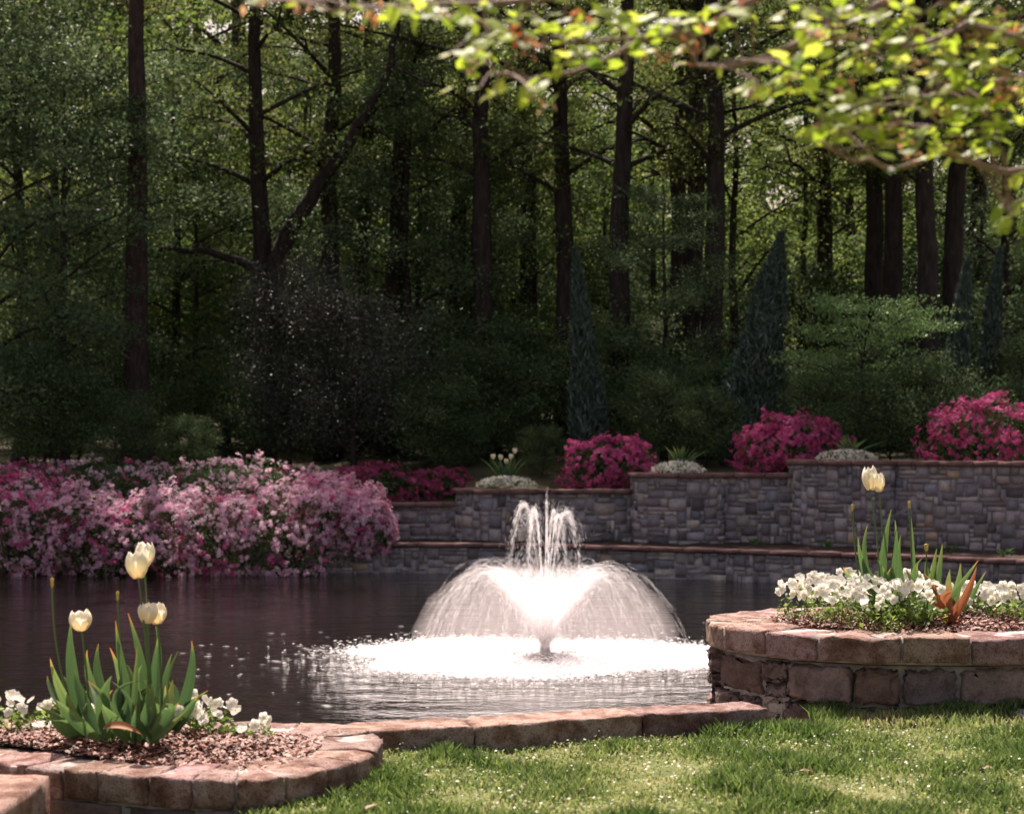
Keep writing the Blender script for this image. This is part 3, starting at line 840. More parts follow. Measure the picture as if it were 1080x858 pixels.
tulip('small creamy tulip on a short stem at the left edge of the clump', (95, 768), (86, 664), 5.74,
      [(88, 765, 75, 654, -9, 18, .05, .6), (92, 772, 53, 694, -10, 15, -.1, .95), (96, 774, 50, 712, -22, 12, .1, 1), (100, 776, 54, 757, -8, 26, -.2, .4)], (21, 12, .12), lean=3, rng=rng)
tulip('open creamy tulip, left one of the touching pair at mid height', (166, 771), (155, 656), 5.74,
      [(170, 772, 181, 689, -5, 13, .08, .6), (160, 776, 166, 728, 2, 10, -.1, .5)], (21, 10.5, .15), lean=-3, rng=rng)
tulip('open creamy tulip, right one of the touching pair at mid height', (170, 770), (166, 657), 5.80,
      [(176, 770, 188, 686, -4, 12, .04, .75), (180, 772, 202, 675, 10, 16, .06, .97), (176, 775, 209, 733, 8, 17, -.08, 1)], (22, 10.5, .1), lean=4, rng=rng)
tulip('bent bare tulip stalk without petals farthest left in the clump', (82, 764), (55, 618), 5.82,
      [(85, 766, 104, 740, 4, 14, -.12, .5), (84, 768, 66, 712, 5, 16, .1, .6)], None, 1.0, lean=-14, rng=rng)
tulip('straight bare tulip stalk in the middle of the left clump', (128, 768), (124, 632), 5.86,
      [(122, 770, 92, 685, -14, 14, .0, .97), (124, 768, 104, 678, -9, 16, .1, .95), (132, 770, 116, 683, 8, 15, -.05, .98)], None, .9, lean=3, rng=rng)
tulip('flowerless tulip plant with broad low leaves at the left front of the clump', (112, 776), None, 5.62,
      [(108, 776, 78, 706, -7, 19, .1, .7), (112, 777, 92, 716, 6, 22, .15, .5), (116, 777, 118, 712, -12, 22, .0, .5), (104, 777, 60, 738, -12, 18, -.08, .6), (118, 777, 128, 700, 3, 20, .1, .6)], rng=rng)
tulip('flowerless tulip plant in the centre front of the left clump', (140, 777), None, 5.60,
      [(138, 777, 126, 716, -5, 24, .1, .5), (142, 777, 145, 681, -4, 14, .05, .97), (146, 778, 160, 722, 5, 20, 0, .6), (136, 778, 108, 742, -6, 22, -.1, .45), (140, 776, 134, 700, 10, 20, .15, .6)], rng=rng)
tulip('flowerless tulip plant with a round bluish leaf lying at the right front of the clump', (162, 778), None, 5.58,
      [(158, 777, 174, 742, 22, 30, -.1, .45), (164, 778, 182, 716, 6, 18, .08, .5), (160, 778, 152, 716, 3, 16, .1, .6)], rng=rng)
# the withered leaf at its foot
b = Bag(); c_ = W(130, 772, 5.5); P = bez(c_ + (-.06, 0, .012), c_ + (0, -.01, .03), c_ + (.06, -.01, -.005), 9)
blade(b, P, .02, np.array((.1, -.5, 1.)), ([0, 1], [.3, .8]), .5); tag(link('withered_leaf', b.mesh('withered_leaf'), M['dry_leaf']), 'withered brown tulip leaf lying on the mulch at the foot of the left clump', 'leaf')
GR = 'tulips in the raised oval planter'
tulip('creamy tulip on a tall stem in the oval planter, left bloom of the pair', (930, 648), (918, 516), 7.52,
      [(928, 646, 915, 553, -12, 10, .05, .8), (930, 650, 940, 537, -4, 13, .05, .6), (932, 650, 944, 548, 7, 13, .0, .7)], (24, 8.5, 0), group=GR, lean=4, rng=rng)
tulip('creamy tulip leaning right against its taller neighbour in the oval planter', (936, 648), (927, 518), 7.58,
      [(934, 648, 905, 567, -8, 11, -.05, .6), (940, 650, 926, 590, 5, 14, -.1, .5)], (20, 7, .05), group=GR, lean=2, rng=rng)
tulip('thin bare tulip stalk with a yellow tip at the left of the oval planter', (912, 645), (899, 538), 7.72,
      [(914, 646, 905, 598, -6, 11, 0, .5), (916, 648, 922, 605, 3, 10, 0, .5)], None, 1, group=GR, lean=-4, rng=rng)
tulip('bare tulip stalk with a yellow tip in the middle of the oval planter', (961, 648), (959, 535), 7.62,
      [(960, 646, 950, 564, -6, 9, .03, .75), (962, 648, 961, 545, 3, 8, .03, .6), (966, 650, 942, 597, -13, 15, -.12, .5)], None, 1.1, group=GR, lean=3, rng=rng)
tulip('short withered tulip with an orange seed head in the oval planter', (982, 650), (977, 580), 7.6,
      [(980, 650, 994, 573, 2, 12, .05, .7), (984, 650, 988, 578, -8, 12, .05, .6), (976, 650, 973, 588, -12, 12, -.1, .6)], None, 1.7, group=GR, lean=-3, rng=rng)
tulip('low tulip with one leaf folded over forward in the oval planter', (966, 652), None, 7.42,
      [(962, 650, 983, 644, 10, 14, -.12, .5), (966, 652, 944, 612, -12, 17, 0, .5), (968, 652, 955, 600, 4, 14, .1, .5), (972, 652, 979, 612, 5, 15, 0, .4)], group=GR, rng=rng)
tulip('flowerless tulip with pale upright leaves right of centre in the oval planter', (1000, 650), None, 7.62,
      [(998, 650, 976, 592, -9, 16, .05, .5), (1000, 650, 1013, 594, 4, 12, .0, .7), (1003, 650, 1002, 600, -3, 14, 0, .5), (996, 652, 986, 600, 5, 16, .1, .6)], group=GR, rng=rng)
tulip('dying tulip plant with orange brown leaves at right in the oval planter', (1003, 655), None, 7.4,
      [(1003, 655, 1030, 597, 6, 11, .02, 1.0), (1000, 655, 984, 640, -5, 12, -.05, 1), (1002, 655, 1000, 612, -3, 12, 0, 1), (1005, 655, 1012, 630, 4, 9, 0, 1)], group=GR, rng=rng)
for ch in [c for c in bpy.data.objects if c.get('label', '').startswith('dying tulip')][0].children:
    ch.data.materials.clear(); ch.data.materials.append(M['dry_leaf'])

# ------------------------------------------------------------------ white pansies
def pansy_mesh(R, rng):
    V = []; Fq = []; mi = []
    pet = [(90 + 32, 1.0, .95), (90 - 32, 1.0, .95), (180 + 8, .95, .85), (-8, .95, .85), (-90, 1.1, 1.15)]
    for k, (ang, ln, wd_) in enumerate(pet):
        a = rad(ang); n0 = len(V); dz = .0015 * k
        dx, dy = math.cos(a), math.sin(a)
        nr_ = 4; nc = 5
        for i in range(nr_ + 1):
            t = i / nr_; w_ = R * .52 * wd_ * math.sin(PI * (.12 + .66 * t)) ; l_ = R * ln * t
            for j in range(nc):
                u = j / (nc - 1) * 2 - 1
                ll_ = l_ * (1 - .22 * u * u * t)
                V.append((dx * ll_ - dy * u * w_, dy * ll_ + dx * u * w_, dz + .12 * R * t * t + .05 * R * math.sin(u * 5 + k * 2) * t))
        for i in range(nr_):
            for j in range(nc - 1):
                Fq.append([n0 + i * nc + j, n0 + i * nc + j + 1, n0 + (i + 1) * nc + j + 1, n0 + (i + 1) * nc + j]); mi.append(0)
    n0 = len(V); s = R * .16
    for a in range(8): V.append((s * math.cos(a * PI / 4), s * math.sin(a * PI / 4) - s * .3, .003 + .002 * 0))
    V.append((0, -s * .3, .009))
    for a in range(0, 8, 2): Fq.append([n0 + a, n0 + a + 1, n0 + (a + 2) % 8, n0 + 8]); mi.append(1)
    tn = [.3 + .6 * rng.random()] * len(V)
    me = np_mesh('pansy_flower', V, Fq, tn, smooth=True)
    me.materials.append(M['white_petal']); me.materials.append(M['yellow'])
    me.polygons.foreach_set('material_index', mi)
    return me
rng = np.random.default_rng(41)
PM = [pansy_mesh(.024, rng) for _ in range(4)]
def pansy(label, px, py, D, n, h=.11, r=.10, group='', fs=1.15):
    n = int(n * 1.8)
    B = W(px, py, D)
    t_ = thing('pansy_plant', label, 'pansy', B, 0, group)
    m_ = 110
    q = rdir(rng, m_); q[:, 2] = abs(q[:, 2])
    P = q * np.array((r, r, h * .85)) * rng.uniform(.3, 1, (m_, 1)) ** .5
    V, Q = leafquads(rng, P, rng.uniform(.016, .034, m_), .55, 1, .15)
    b = Bag(); b.add(V, Q, np.repeat(rng.random(m_), 4))
    for k in range(10):
        e = P[rng.integers(m_)]
        V, Q = tube(bez(np.array((e[0] * .2, e[1] * .2, -.01)), e * .6 + (0, 0, .02), e, 5), .0014, 4); b.add(V, Q, .4)
    link('foliage', b.mesh('pansy_foliage', False), M['pansy_leaf'], t_)
    for k in range(n):
        a = rng.uniform(0, 2 * PI); rr = r * math.sqrt(rng.random()) * 1.05
        z = h * (1 - .45 * (rr / r) ** 2) + rng.uniform(-.005, .03)
        o = link('flower', PM[rng.integers(4)], None, t_, (rr * math.cos(a), rr * math.sin(a) - .01, z))
        o.rotation_euler = (rad(rng.uniform(35, 95)), rng.normal() * .3, rng.normal() * .7); s_ = fs * rng.uniform(.8, 1.15); o.scale = (s_, s_, s_)
    return t_
GL = 'white pansies in the low left planter'
pl = [(-25, 768, 5.85, 4), (12, 768, 5.9, 7), (56, 765, 5.95, 6), (105, 770, 5.98, 3), (140, 768, 6.0, 3), (204, 771, 5.86, 6), (224, 772, 5.86, 8), (262, 776, 5.82, 3)]
labs = ['white pansy cut by the left picture edge', 'white pansy second from the left edge of the low planter', 'white pansy in front of the water just left of the tulip clump',
        'white pansy half hidden behind the left tulips', 'white pansy seen between the tulip leaves', 'white pansy right beside the tulip clump on its right', 'bushiest white pansy right of the tulips', 'white pansy with low blooms nearest the rounded end of the planter']
for (x, y, D_, n), lab in zip(pl, labs): pansy(lab, x, y, D_, n, .10 if x < 250 else .05, .085, GL, .82)
pl = [(846, 652, 7.55, 8), (868, 650, 7.62, 9), (886, 656, 7.42, 8), (893, 646, 7.8, 9), (912, 652, 7.5, 8), (925, 662, 7.25, 3), (938, 646, 7.75, 7), (948, 656, 7.38, 7), (972, 658, 7.3, 5), (952, 643, 7.85, 5), (1022, 646, 7.7, 8), (1044, 648, 7.62, 6), (1066, 650, 7.6, 6), (1090, 652, 7.5, 6), (1004, 645, 7.85, 3)]
labs = ['white pansy at the far left end of the oval planter', 'white pansy second from the left end of the oval planter', 'full white pansy near the front left rim of the oval planter', 'white pansy at the back, left of the tall tulip pair',
        'white pansy at the foot of the thin bare tulip stalk', 'small pansy with few blooms lying on the front rim mulch', 'white pansy right behind the tall tulip pair', 'white pansy in front of the tall tulip pair', 'low white pansy in front of the folded tulip leaf',
        'white pansy at the back between the two tulip groups', 'full white pansy just right of the orange leaves', 'white pansy over the bare mulch at right', 'white pansy next to the right picture edge', 'white pansy cut by the right picture edge', 'white pansy mostly hidden behind the orange leaves']
for (x, y, D_, n), lab in zip(pl, labs): pansy(lab, x, y, D_, int(n * 1.6), .16 if x < 1000 else .11, .11, 'white pansies in the raised oval planter', .92)

# ------------------------------------------------------------------ fountain
rng = np.random.default_rng(51)
def spray_mat(name, clear):
    m, nt, out = newmat(name)
    d = nt.nodes.new('ShaderNodeBsdfDiffuse'); d.inputs[0].default_value = (.95, .93, .93, 1)
    t = nt.nodes.new('ShaderNodeBsdfTranslucent'); t.inputs[0].default_value = (.97, .95, .95, 1)
    mx = nt.nodes.new('ShaderNodeMixShader'); mx.inputs[0].default_value = .65
    tr = nt.nodes.new('ShaderNodeBsdfTransparent')
    m2 = nt.nodes.new('ShaderNodeMixShader'); m2.inputs[0].default_value = clear
    L = nt.links.new
    L(d.outputs[0], mx.inputs[1]); L(t.outputs[0], mx.inputs[2]); L(mx.outputs[0], m2.inputs[1]); L(tr.outputs[0], m2.inputs[2]); L(m2.outputs[0], out.inputs[0])
    return m
M['foam'] = spray_mat('foam', 0.0)
M['spray'] = spray_mat('spray', .62)
fo_ = thing('fountain', 'floating pond fountain throwing a sunlit bell of white water and tall centre jets', 'fountain', (FX, FY, WZ))
def drops(P, D_, L, R):
    """four-sided spindles of falling water centred on P along D_"""
    n = len(P); D_ = D_ / (np.linalg.norm(D_, axis=1)[:, None] + 1e-9)
    A = np.cross(D_, np.array((.3, .9, .1))); A /= np.linalg.norm(A, axis=1)[:, None]; B = np.cross(D_, A)
    L = L[:, None]; R = R[:, None]
    V = np.stack([P - D_ * L / 2, P + A * R, P + B * R, P - A * R, P - B * R, P + D_ * L / 2], 1).reshape(-1, 3)
    i = (np.arange(n) * 6)[:, None]
    tri = np.array([[0, 2, 1], [0, 3, 2], [0, 4, 3], [0, 1, 4], [5, 1, 2], [5, 2, 3], [5, 3, 4], [5, 4, 1]])
    return V, (i[:, :, None] + tri[None]).reshape(-1, 3)
def arcs(n, h, rng_, hj, rj, nz=0.05, tmin=0, az=None, azj=0, per=1, tpow=1.0, jit=.012):
    """ballistic droplets: apex height h, landing range rng_"""
    a = rng.uniform(0, 2 * PI, n) if az is None else az + rng.normal(size=n) * azj
    hh = h * (1 + hj * rng.normal(size=n)); rr = rng_ * (1 + rj * rng.normal(size=n))
    t = tmin + (1 - tmin) * rng.random(n) ** tpow
    r = rr * t; z = nz + 4 * hh * t * (1 - t)
    dr = rr; dz = 4 * hh * (1 - 2 * t)
    P = np.stack([r * np.cos(a), r * np.sin(a), z], 1) + rng.normal(size=(n, 3)) * jit
    Dv = np.stack([dr * np.cos(a), dr * np.sin(a), dz], 1)
    return P, Dv, t
def add_spray(name, sets, label=None):
    Vs = []; Fs = []; o_ = 0
    for P, Dv, t, L0, L1, R0, R1 in sets:
        k = P[:, 2] > .01
        P, Dv, t = P[k], Dv[k], t[k]; n = len(P)
        L = L0 + (L1 - L0) * rng.random(n); R = R0 + (R1 - R0) * rng.random(n)
        V, Q = drops(P, Dv, L, R); Vs.append(V); Fs.append(Q + o_); o_ += len(V)
    ob = link(name, np_mesh(name, np.vstack(Vs), np.vstack(Fs)), M['spray'], fo_)
    if label: ob['label'] = label
    return ob
# bell: discrete streams around the ring, breaking up outwards
sets = []
for k in range(190):
    a = k * 2 * PI / 190 + rng.normal() * .03
    P, Dv, t = arcs(44, .77 + rng.normal() * .045, 1.17 + rng.normal() * .12, .006, .01, az=a, azj=.006, tpow=1.0, jit=.003)
    sets.append((P, Dv, t, .05, .18, .0004, .0008))
P, Dv, t = arcs(1800, .70, 1.12, .06, .12, tpow=1.1, jit=.006); sets.append((P, Dv, t, .03, .08, .0007, .0013))
P, Dv, t = arcs(26000, .77, 1.2, .04, .06, tpow=1.2, jit=.008); t_ok = rng.random(len(t)) < np.clip(1.5 - 3.3 * t, .0, 1)
sets.append((P[t_ok], Dv[t_ok], t[t_ok], .03, .08, .0012, .0026))
bell = add_spray('water_bell', sets); bell['kind'] = 'stuff'
jets = [(0, .03, 1.42)] + [(a, .40, 1.33) for a in (.1, PI / 3 + .1, 2 * PI / 3, PI, 4 * PI / 3, 5 * PI / 3 + .1)]
for a, r_, h_ in jets:
    P, Dv, t = arcs(380, h_ * rng.uniform(.95, 1.04), r_, .012, .05, az=a, azj=.04, jit=.003)
    P2, Dv2, t2 = arcs(380, h_ * .97, r_ * 1.05, .04, .16, az=a, azj=.2, jit=.006)
    jt = add_spray('jet', [(P, Dv, t, .04, .10, .001, .002), (P2, Dv2, t2, .02, .07, .0006, .0014)]); jt['kind'] = 'stuff'
n = 2500
P = rng.normal(size=(n, 3)); tt = rng.random(n) ** .9
ra_ = rng.uniform(0, 2 * PI, n); rr_ = (.05 + .52 * tt) * rng.random(n) ** .6
P = np.stack([rr_ * np.cos(ra_), rr_ * np.sin(ra_), .04 + .76 * tt - .12 * (rr_ / .57) ** 2 + rng.normal(size=n) * .03], 1)
add_spray('water_core', [(P, np.stack([P[:, 0], P[:, 1], np.full(n, .5)], 1), tt, .02, .06, .0014, .003)])
# spray haze, added to imitate the lens halo and core glow
def glow_mist_mat(d):
    m, nt, out = newmat('glow_mist'); v = nt.nodes.new('ShaderNodeVolumePrincipled')
    v.inputs['Color'].default_value = (1, .93, .93, 1); v.inputs['Density'].default_value = d; v.inputs['Anisotropy'].default_value = .35
    nt.links.new(v.outputs[0], out.inputs['Volume']); return m
def lathe(prof, k=40):
    th = np.arange(k) * 2 * PI / k; n = len(prof)
    V = np.array([(r * math.cos(a), r * math.sin(a), z) for r, z in prof for a in th])
    Q = [[i * k + j, i * k + (j + 1) % k, (i + 1) * k + (j + 1) % k, (i + 1) * k + j] for i in range(n - 1) for j in range(k)]
    return V, np.array(Q)
V, Q = lathe([(.001, .03), (.3, .03), (.9, .03), (1.2, .05), (1.25, .25), (1.1, .55), (.8, .78), (.5, .86), (.25, .84), (.001, .80)])
o = link('glow_mist', np_mesh('glow_mist', V, Q, smooth=True), glow_mist_mat(.18), fo_); o['kind'] = 'stuff'
for q_ in (.55, .7, .85, 1.0):
    pr = [(.001, .035), (.05, .036), (.11, .2), (.22, .42), (.37, .61), (.54, .75), (.60, .785), (.50, .775), (.40, .73), (.25, .66), (.001, .62)]
    V, Q = lathe([(r_ * q_, .03 + (z_ - .03) * q_ + .06 * (1 - q_)) for r_, z_ in pr])
    o = link('glow_mist', np_mesh('glow_mist', V, Q, smooth=True), glow_mist_mat(.75), fo_); o['kind'] = 'stuff'  # nested volumes added to give the core a soft blown-out glow
# float and nozzle
b = Bag(); V, Q = lathe([(.0, -.06), (.24, -.06), (.27, -.01), (.25, .02), (.12, .035), (.05, .05), (.045, .1), (.03, .1), (.0, .1)], 28); b.add(V, Q)
link('float', b.mesh('float'), M['plastic'], fo_)
for px, py in ((540, 692), (600, 690), (575, 699)):
    p = onz(px, py, WZ) - np.array((FX, FY, WZ))
    P_, Fq = rock(-.07, .07, -.02, .03, .07, 0, rng, .5, .002, (4, 2, 2)); b = Bag(); b.add(P_ + np.array((p[0], p[1], 0.01)), Fq)
    link('anchor_float', b.mesh('anchor_float'), M['plastic'], fo_)
# foam: bubbles and splashes; the white also paints sun glints on the ripples
n = 60000
r = np.abs(rng.normal(1.1, .42, n)); r = np.where(rng.random(n) < .45, np.sqrt(rng.random(n)) * 1.75, r)
a = rng.uniform(0, 2 * PI, n)
r = r * (1 + .12 * np.sin(3 * a + 1) + .06 * np.sin(7 * a))
P = np.stack([r * np.cos(a) * 1.08, r * np.sin(a) * .8, rng.exponential(.012, n)], 1)
V, Q = leafquads(rng, P, rng.uniform(.012, .05, n), .7, 3.5, .15)
foam = link('foam', np_mesh('foam', V, Q), M['foam'], loc=(FX, FY, WZ + .004)); tag(foam, 'bright white foam, splashing drops and painted sun glints in a ring on the pond under the fountain', 'foam', kind='stuff')
n = 2600
r = rng.uniform(1.2, 3.6, n); a = rng.uniform(0, 2 * PI, n)
P = np.stack([r * np.cos(a), r * np.sin(a), 0 * a], 1)
Q_ = None
A_ = np.array((1., 0, 0)); Lx = rng.uniform(.01, .05, n)[:, None]; Ly = rng.uniform(.008, .02, n)[:, None]
V = np.stack([P + (1, 0, 0) * Lx, P + (0, 1, 0) * Ly, P - (1, 0, 0) * Lx, P - (0, 1, 0) * Ly], 1).reshape(-1, 3)
k = rng.random(n) < np.exp(-(r - 1.2) / .7); V = V.reshape(-1, 4, 3)[k].reshape(-1, 3)
o = link('foam', np_mesh('foam_flecks', V, np.arange(len(V)).reshape(-1, 4)), M['foam'], loc=(FX, FY, WZ + .006)); tag(o, 'loose foam flecks drifting on the dark water around the fountain', 'foam', kind='stuff')

# ------------------------------------------------------------------ azaleas
def flowers(rng, P, N_, R, per=4):
    """trusses of five-petalled flowers; each petal one quad"""
    n = len(P)
    P = np.repeat(P, per, 0) + rdir(rng, n * per) * R * 1.1; N_ = np.repeat(N_, per, 0) + .7 * rdir(rng, n * per)
    N_ /= np.linalg.norm(N_, axis=1)[:, None]
    A = np.cross(N_, rdir(rng, len(P))); A /= np.linalg.norm(A, axis=1)[:, None]; B = np.cross(N_, A)
    Vs = []
    R_ = (R * rng.uniform(.6, 1.3, len(P)))[:, None]
    for k in range(5):
        a = k * 2 * PI / 5
        d = math.cos(a) * A + math.sin(a) * B; s = -math.sin(a) * A + math.cos(a) * B
        Vs.append(np.stack([P, P + d * R_ * .62 + s * R_ * .24 + N_ * R_ * .25, P + d * R_ + N_ * R_ * .2, P + d * R_ * .62 - s * R_ * .24 + N_ * R_ * .25], 1))
    V = np.stack(Vs, 1).reshape(-1, 3)
    return V, np.arange(len(V)).reshape(-1, 4), len(P)
def azalea(label, px, top, D, rx, ry, zbase, mats, ntr, group, dens=.15, rng=rng, nleaf=3500, R=.034, frontlow=0.0, cat='azalea'):
    """mound with an uneven skin of leaves and blossoms"""
    cx = (px - 540) * D / F; zt = EYE - (top - HY) * D / F; hh = zt - zbase
    t_ = thing('azalea_bush', label, cat, (cx, D, zbase), 0, group)
    sd_ = rng.uniform(0, 100)
    def surf(n, inner=0.0):
        q = rdir(rng, int(n)); lowm = q[:, 2] < -.55; q[lowm, 2] *= -1
        q /= np.linalg.norm(q, axis=1)[:, None]
        nz_ = np.array([noise.noise(Vector((v[0] * 2.2 + sd_, v[1] * 2.2, v[2] * 2.2))) + .5 * noise.noise(Vector((v[0] * 5 + sd_, v[1] * 5, v[2] * 5))) for v in q])
        s = (1 + .30 * nz_ + .10 * np.array([max(0, noise.noise(Vector((v[0] * 11 + sd_, v[1] * 11, v[2] * 11)))) for v in q]) * 3) * (1 - inner * rng.random(len(q)) ** 1.5)
        P = q * s[:, None]
        # squarish mound: fill out the shoulders
        P[:, 2] = P[:, 2] * .58 + .34
        return P * np.array((rx, ry, hh)), q, nz_
    P, q, nz_ = surf(nleaf, .35)
    V, Q = leafquads(rng, P, rng.uniform(.04, .075, len(P)), .45, 1.0, .15, N=q)
    link('foliage', np_mesh('azalea_foliage', V, Q, rng.beta(2, 2, len(Q))), M['leaf_azalea'], t_)
    b = Bag()
    for k in range(9):
        e = P[rng.integers(len(P))] * .8; V, Q = tube(bez(np.zeros(3), e * .4 + (0, 0, .1), e, 6), np.linspace(.02, .006, 6), 5); b.add(V, Q)
    link('stems', b.mesh('azalea_stems'), M['bark'], t_)
    for mname, share, th_ in mats:
        P, q, nz_ = surf(ntr * share * 1.9)
        f2 = np.array([noise.noise(Vector((v[0] * 3.1 + sd_ * 2, v[1] * 3.1, v[2] * 3.1 + hash(mname) % 7))) for v in q])
        f2 = np.array([noise.noise(Vector((v[0] * 3.1 + sd_ * 2, v[1] * 3.1, v[2] * 3.1 + len(mname)))) for v in q])
        k = f2 > th_ - .25 * frontlow * (1 - q[:, 2]) + .25 * frontlow * q[:, 2]
        P, q = P[k], q[k]
        if len(P) < 3: continue
        V, Q, nf = flowers(rng, P * 1.02, q, R, 4)
        tn = np.repeat(np.clip(rng.normal(.5, .22, nf), 0, 1), 5)
        link('blossoms', np_mesh('azalea_blossoms', V, Q, tn), M[mname], t_)
    return t_
rng = np.random.default_rng(61)
G1 = 'pink azaleas massed along the water at left'
pale = [('pink_pale', 1.1, -.06), ('pink_hot', .25, .28)]
spar = [('pink_pale', .6, .20), ('pink_hot', .2, .3)]
mass = [  # px, top, D, rx, mats, ntr, label
    (10, 500, 27.3, 1.1, [('pink_hot', 1.0, -.05), ('pink_pale', .8, .0)], 620, 'pale pink azalea at the left picture edge, hanging to the water'),
    (75, 512, 27.1, .95, pale, 620, 'low pale pink azalea over the water, second from the left'),
    (128, 530, 26.9, .85, [('pink_hot', .6, .12), ('pink_pale', .9, -.05)], 520, 'low azalea with a deep pink patch behind the tallest left tulip'),
    (190, 512, 27.1, 1.0, pale, 640, 'pale pink azalea over the water in the middle of the left bank'),
    (255, 520, 27.0, .95, [('pink_hot', .5, .15), ('pink_pale', .9, -.02)], 600, 'pink azalea hanging to the water with a few deep pink blooms'),
    (308, 506, 27.1, .95, pale, 660, 'pale pink azalea just left of the bright end bush'),
    (352, 503, 27.5, .80, [('pink_pale', 1.3, -.35), ('pink_hot', .55, .10)], 660, 'brightest pale pink azalea bush at the right end of the bank against the stone wall'),
    (383, 528, 27.15, .45, [('pink_pale', 1.3, -.3), ('pink_hot', .7, .0)], 330, 'small low azalea at the very right tip of the bank, spilling over the low wall'),
    (20, 484, 28.9, 1.25, [('pink_hot', .7, .12), ('pink_pale', .4, .15)], 520, 'taller azalea with scattered deep pink blooms at the upper left edge'),
    (95, 483, 29.0, 1.2, spar, 520, 'tall mostly green azalea behind the pale ones, second from the left'),
    (168, 483, 28.9, 1.15, spar, 560, 'tall green azalea dotted with pale blooms behind the middle of the bank'),
    (240, 482, 28.9, 1.15, [('pink_pale', .8, 0.10)], 560, 'tall azalea with faded pink blooms on top of the bank'),
    (310, 492, 28.6, 1.0, [('pink_pale', .8, .08), ('pink_red', .3, .2)], 520, 'azalea with fading salmon blooms below the two small white tulips')]
for px, top, D_, rx, mats, ntr, lab in mass:
    azalea(lab, px, top, D_, rx, rx * .85, {352: -.75, 383: -.62}.get(px, -1.0 if D_ < 28 else -.3), mats, ntr, G1, rng=rng, nleaf=4200 if D_ > 28 else 3400)
G2 = 'deep pink azaleas on top of the stone walls'
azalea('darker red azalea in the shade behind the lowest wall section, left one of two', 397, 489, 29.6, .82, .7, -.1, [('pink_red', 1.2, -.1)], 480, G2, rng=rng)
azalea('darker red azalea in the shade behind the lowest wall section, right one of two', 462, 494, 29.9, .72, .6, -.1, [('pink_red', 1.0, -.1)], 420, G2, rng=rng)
azalea('round deep pink azalea above the wall right of the fountain jets', 643, 459, 28.9, .68, .6, .28, [('pink_hot', 1.2, -.18)], 560, G2, rng=rng)
azalea('large deep pink azalea on the wall beside the tallest section', 832, 438, 28.3, .76, .65, .5, [('pink_hot', 1.25, -.25)], 640, G2, rng=rng)
azalea('deep pink azalea on the wall at the right picture edge', 1046, 419, 27.2, .95, .7, .62, [('pink_hot', 1.1, -.12)], 640, G2, rng=rng)

# white mounds and far tulips on the walls
def mound(label, px, top, D, rx, h, stems=0, rng=rng):
    B = W(px, top, D) - np.array((0, 0, h))
    t_ = thing('candytuft', label, 'flower mound', B, 0, 'white flower mounds on the wall tops')
    q = rdir(rng, 900); q[:, 2] = np.abs(q[:, 2]); P = q * np.array((rx, rx * .7, h)) * rng.uniform(.8, 1.02, (900, 1))
    V, Q = leafquads(rng, P, rng.uniform(.02, .045, 900), .5, 1, .1, N=q); link('foliage', np_mesh('mound_foliage', V, Q, rng.random(900)), M['leaf_azalea'], t_)
    q = rdir(rng, 420); q[:, 2] = np.abs(q[:, 2]); P = q * np.array((rx, rx * .7, h)) * rng.uniform(.95, 1.08, (420, 1))
    V, Q, nf = flowers(rng, P, q, .02, 2); link('blossoms', np_mesh('mound_blossoms', V, Q, rng.random(len(Q))), M['white_petal'], t_)
    return t_
mound('white flower mound on the wall behind the left fountain jet', 534, 503, 27.75, .43, .13)
mound('white flower mound on the rounded middle wall section', 715, 487, 27.25, .38, .14)
mound('white flower mound on the tallest wall, above the oval planter', 893, 475, 26.65, .42, .13)
def leafclump(label, px, py, D, n, hpx, spread, name='leaf_clump', cat='plant', group=None):
    B = W(px, py, D); t_ = thing(name, label, cat, B, 0, group); b = Bag()
    for k in range(n):
        x = rng.normal() * spread; h = hpx * rng.uniform(.5, 1) * D / F
        P = bez(np.array((x * .3, rng.normal() * .04, 0)), np.array((x * .5, 0, h * .6)), np.array((x, rng.normal() * .08, h)), 7)
        blade(b, P, .014, np.array((rng.normal() * .5, -1, .2)), ([0, 1], [.2, rng.uniform(.4, .75)]), .3, 3)
    link('leaves', b.mesh('clump_leaves'), M['tulip_leaf'], t_); return t_
leafclump('tuft of tulip leaves in the white mound behind the left jet', 534, 504, 28.0, 26, 24, .16)
leafclump('tuft of leaves gone over in the white mound on the middle wall', 718, 488, 27.5, 22, 20, .14)
leafclump('sparse tuft of yellowing leaves above the tallest wall', 895, 476, 26.9, 24, 20, .2)
for k, (x, y, lab) in enumerate([(520, 479, 'lowest left of the small white tulips above the wall'), (528, 480, 'small white tulip second from left above the wall'), (534, 484, 'short white tulip in the middle of the far clump'), (539, 479, 'small white tulip second from right above the wall'), (543, 473, 'highest of the small white tulips above the wall'),
                                 (335, 492, 'upper left of two small white tulips rising behind the azaleas'), (347, 501, 'lower right of two small white tulips behind the azaleas')]):
    D_ = 28.1 if x > 400 else 29.6
    B = W(534 + (x - 534) * .5 if x > 400 else x, 506 if x > 400 else 525, D_)
    t_ = thing('tulip', lab, 'tulip', B, 0, 'small far tulips'); T_ = W(x, y + 5, D_) - B
    b = Bag(); V, Q = tube(bez(np.zeros(3), T_ * .5 + (0, 0, .02), T_, 6), .006, 5); b.add(V, Q); link('stem', b.mesh('stem'), M['tulip_stem'], t_)
    link('bloom', tulip_bloom(.085, .038, rng, .1), M['tulip_petal'], t_, T_)
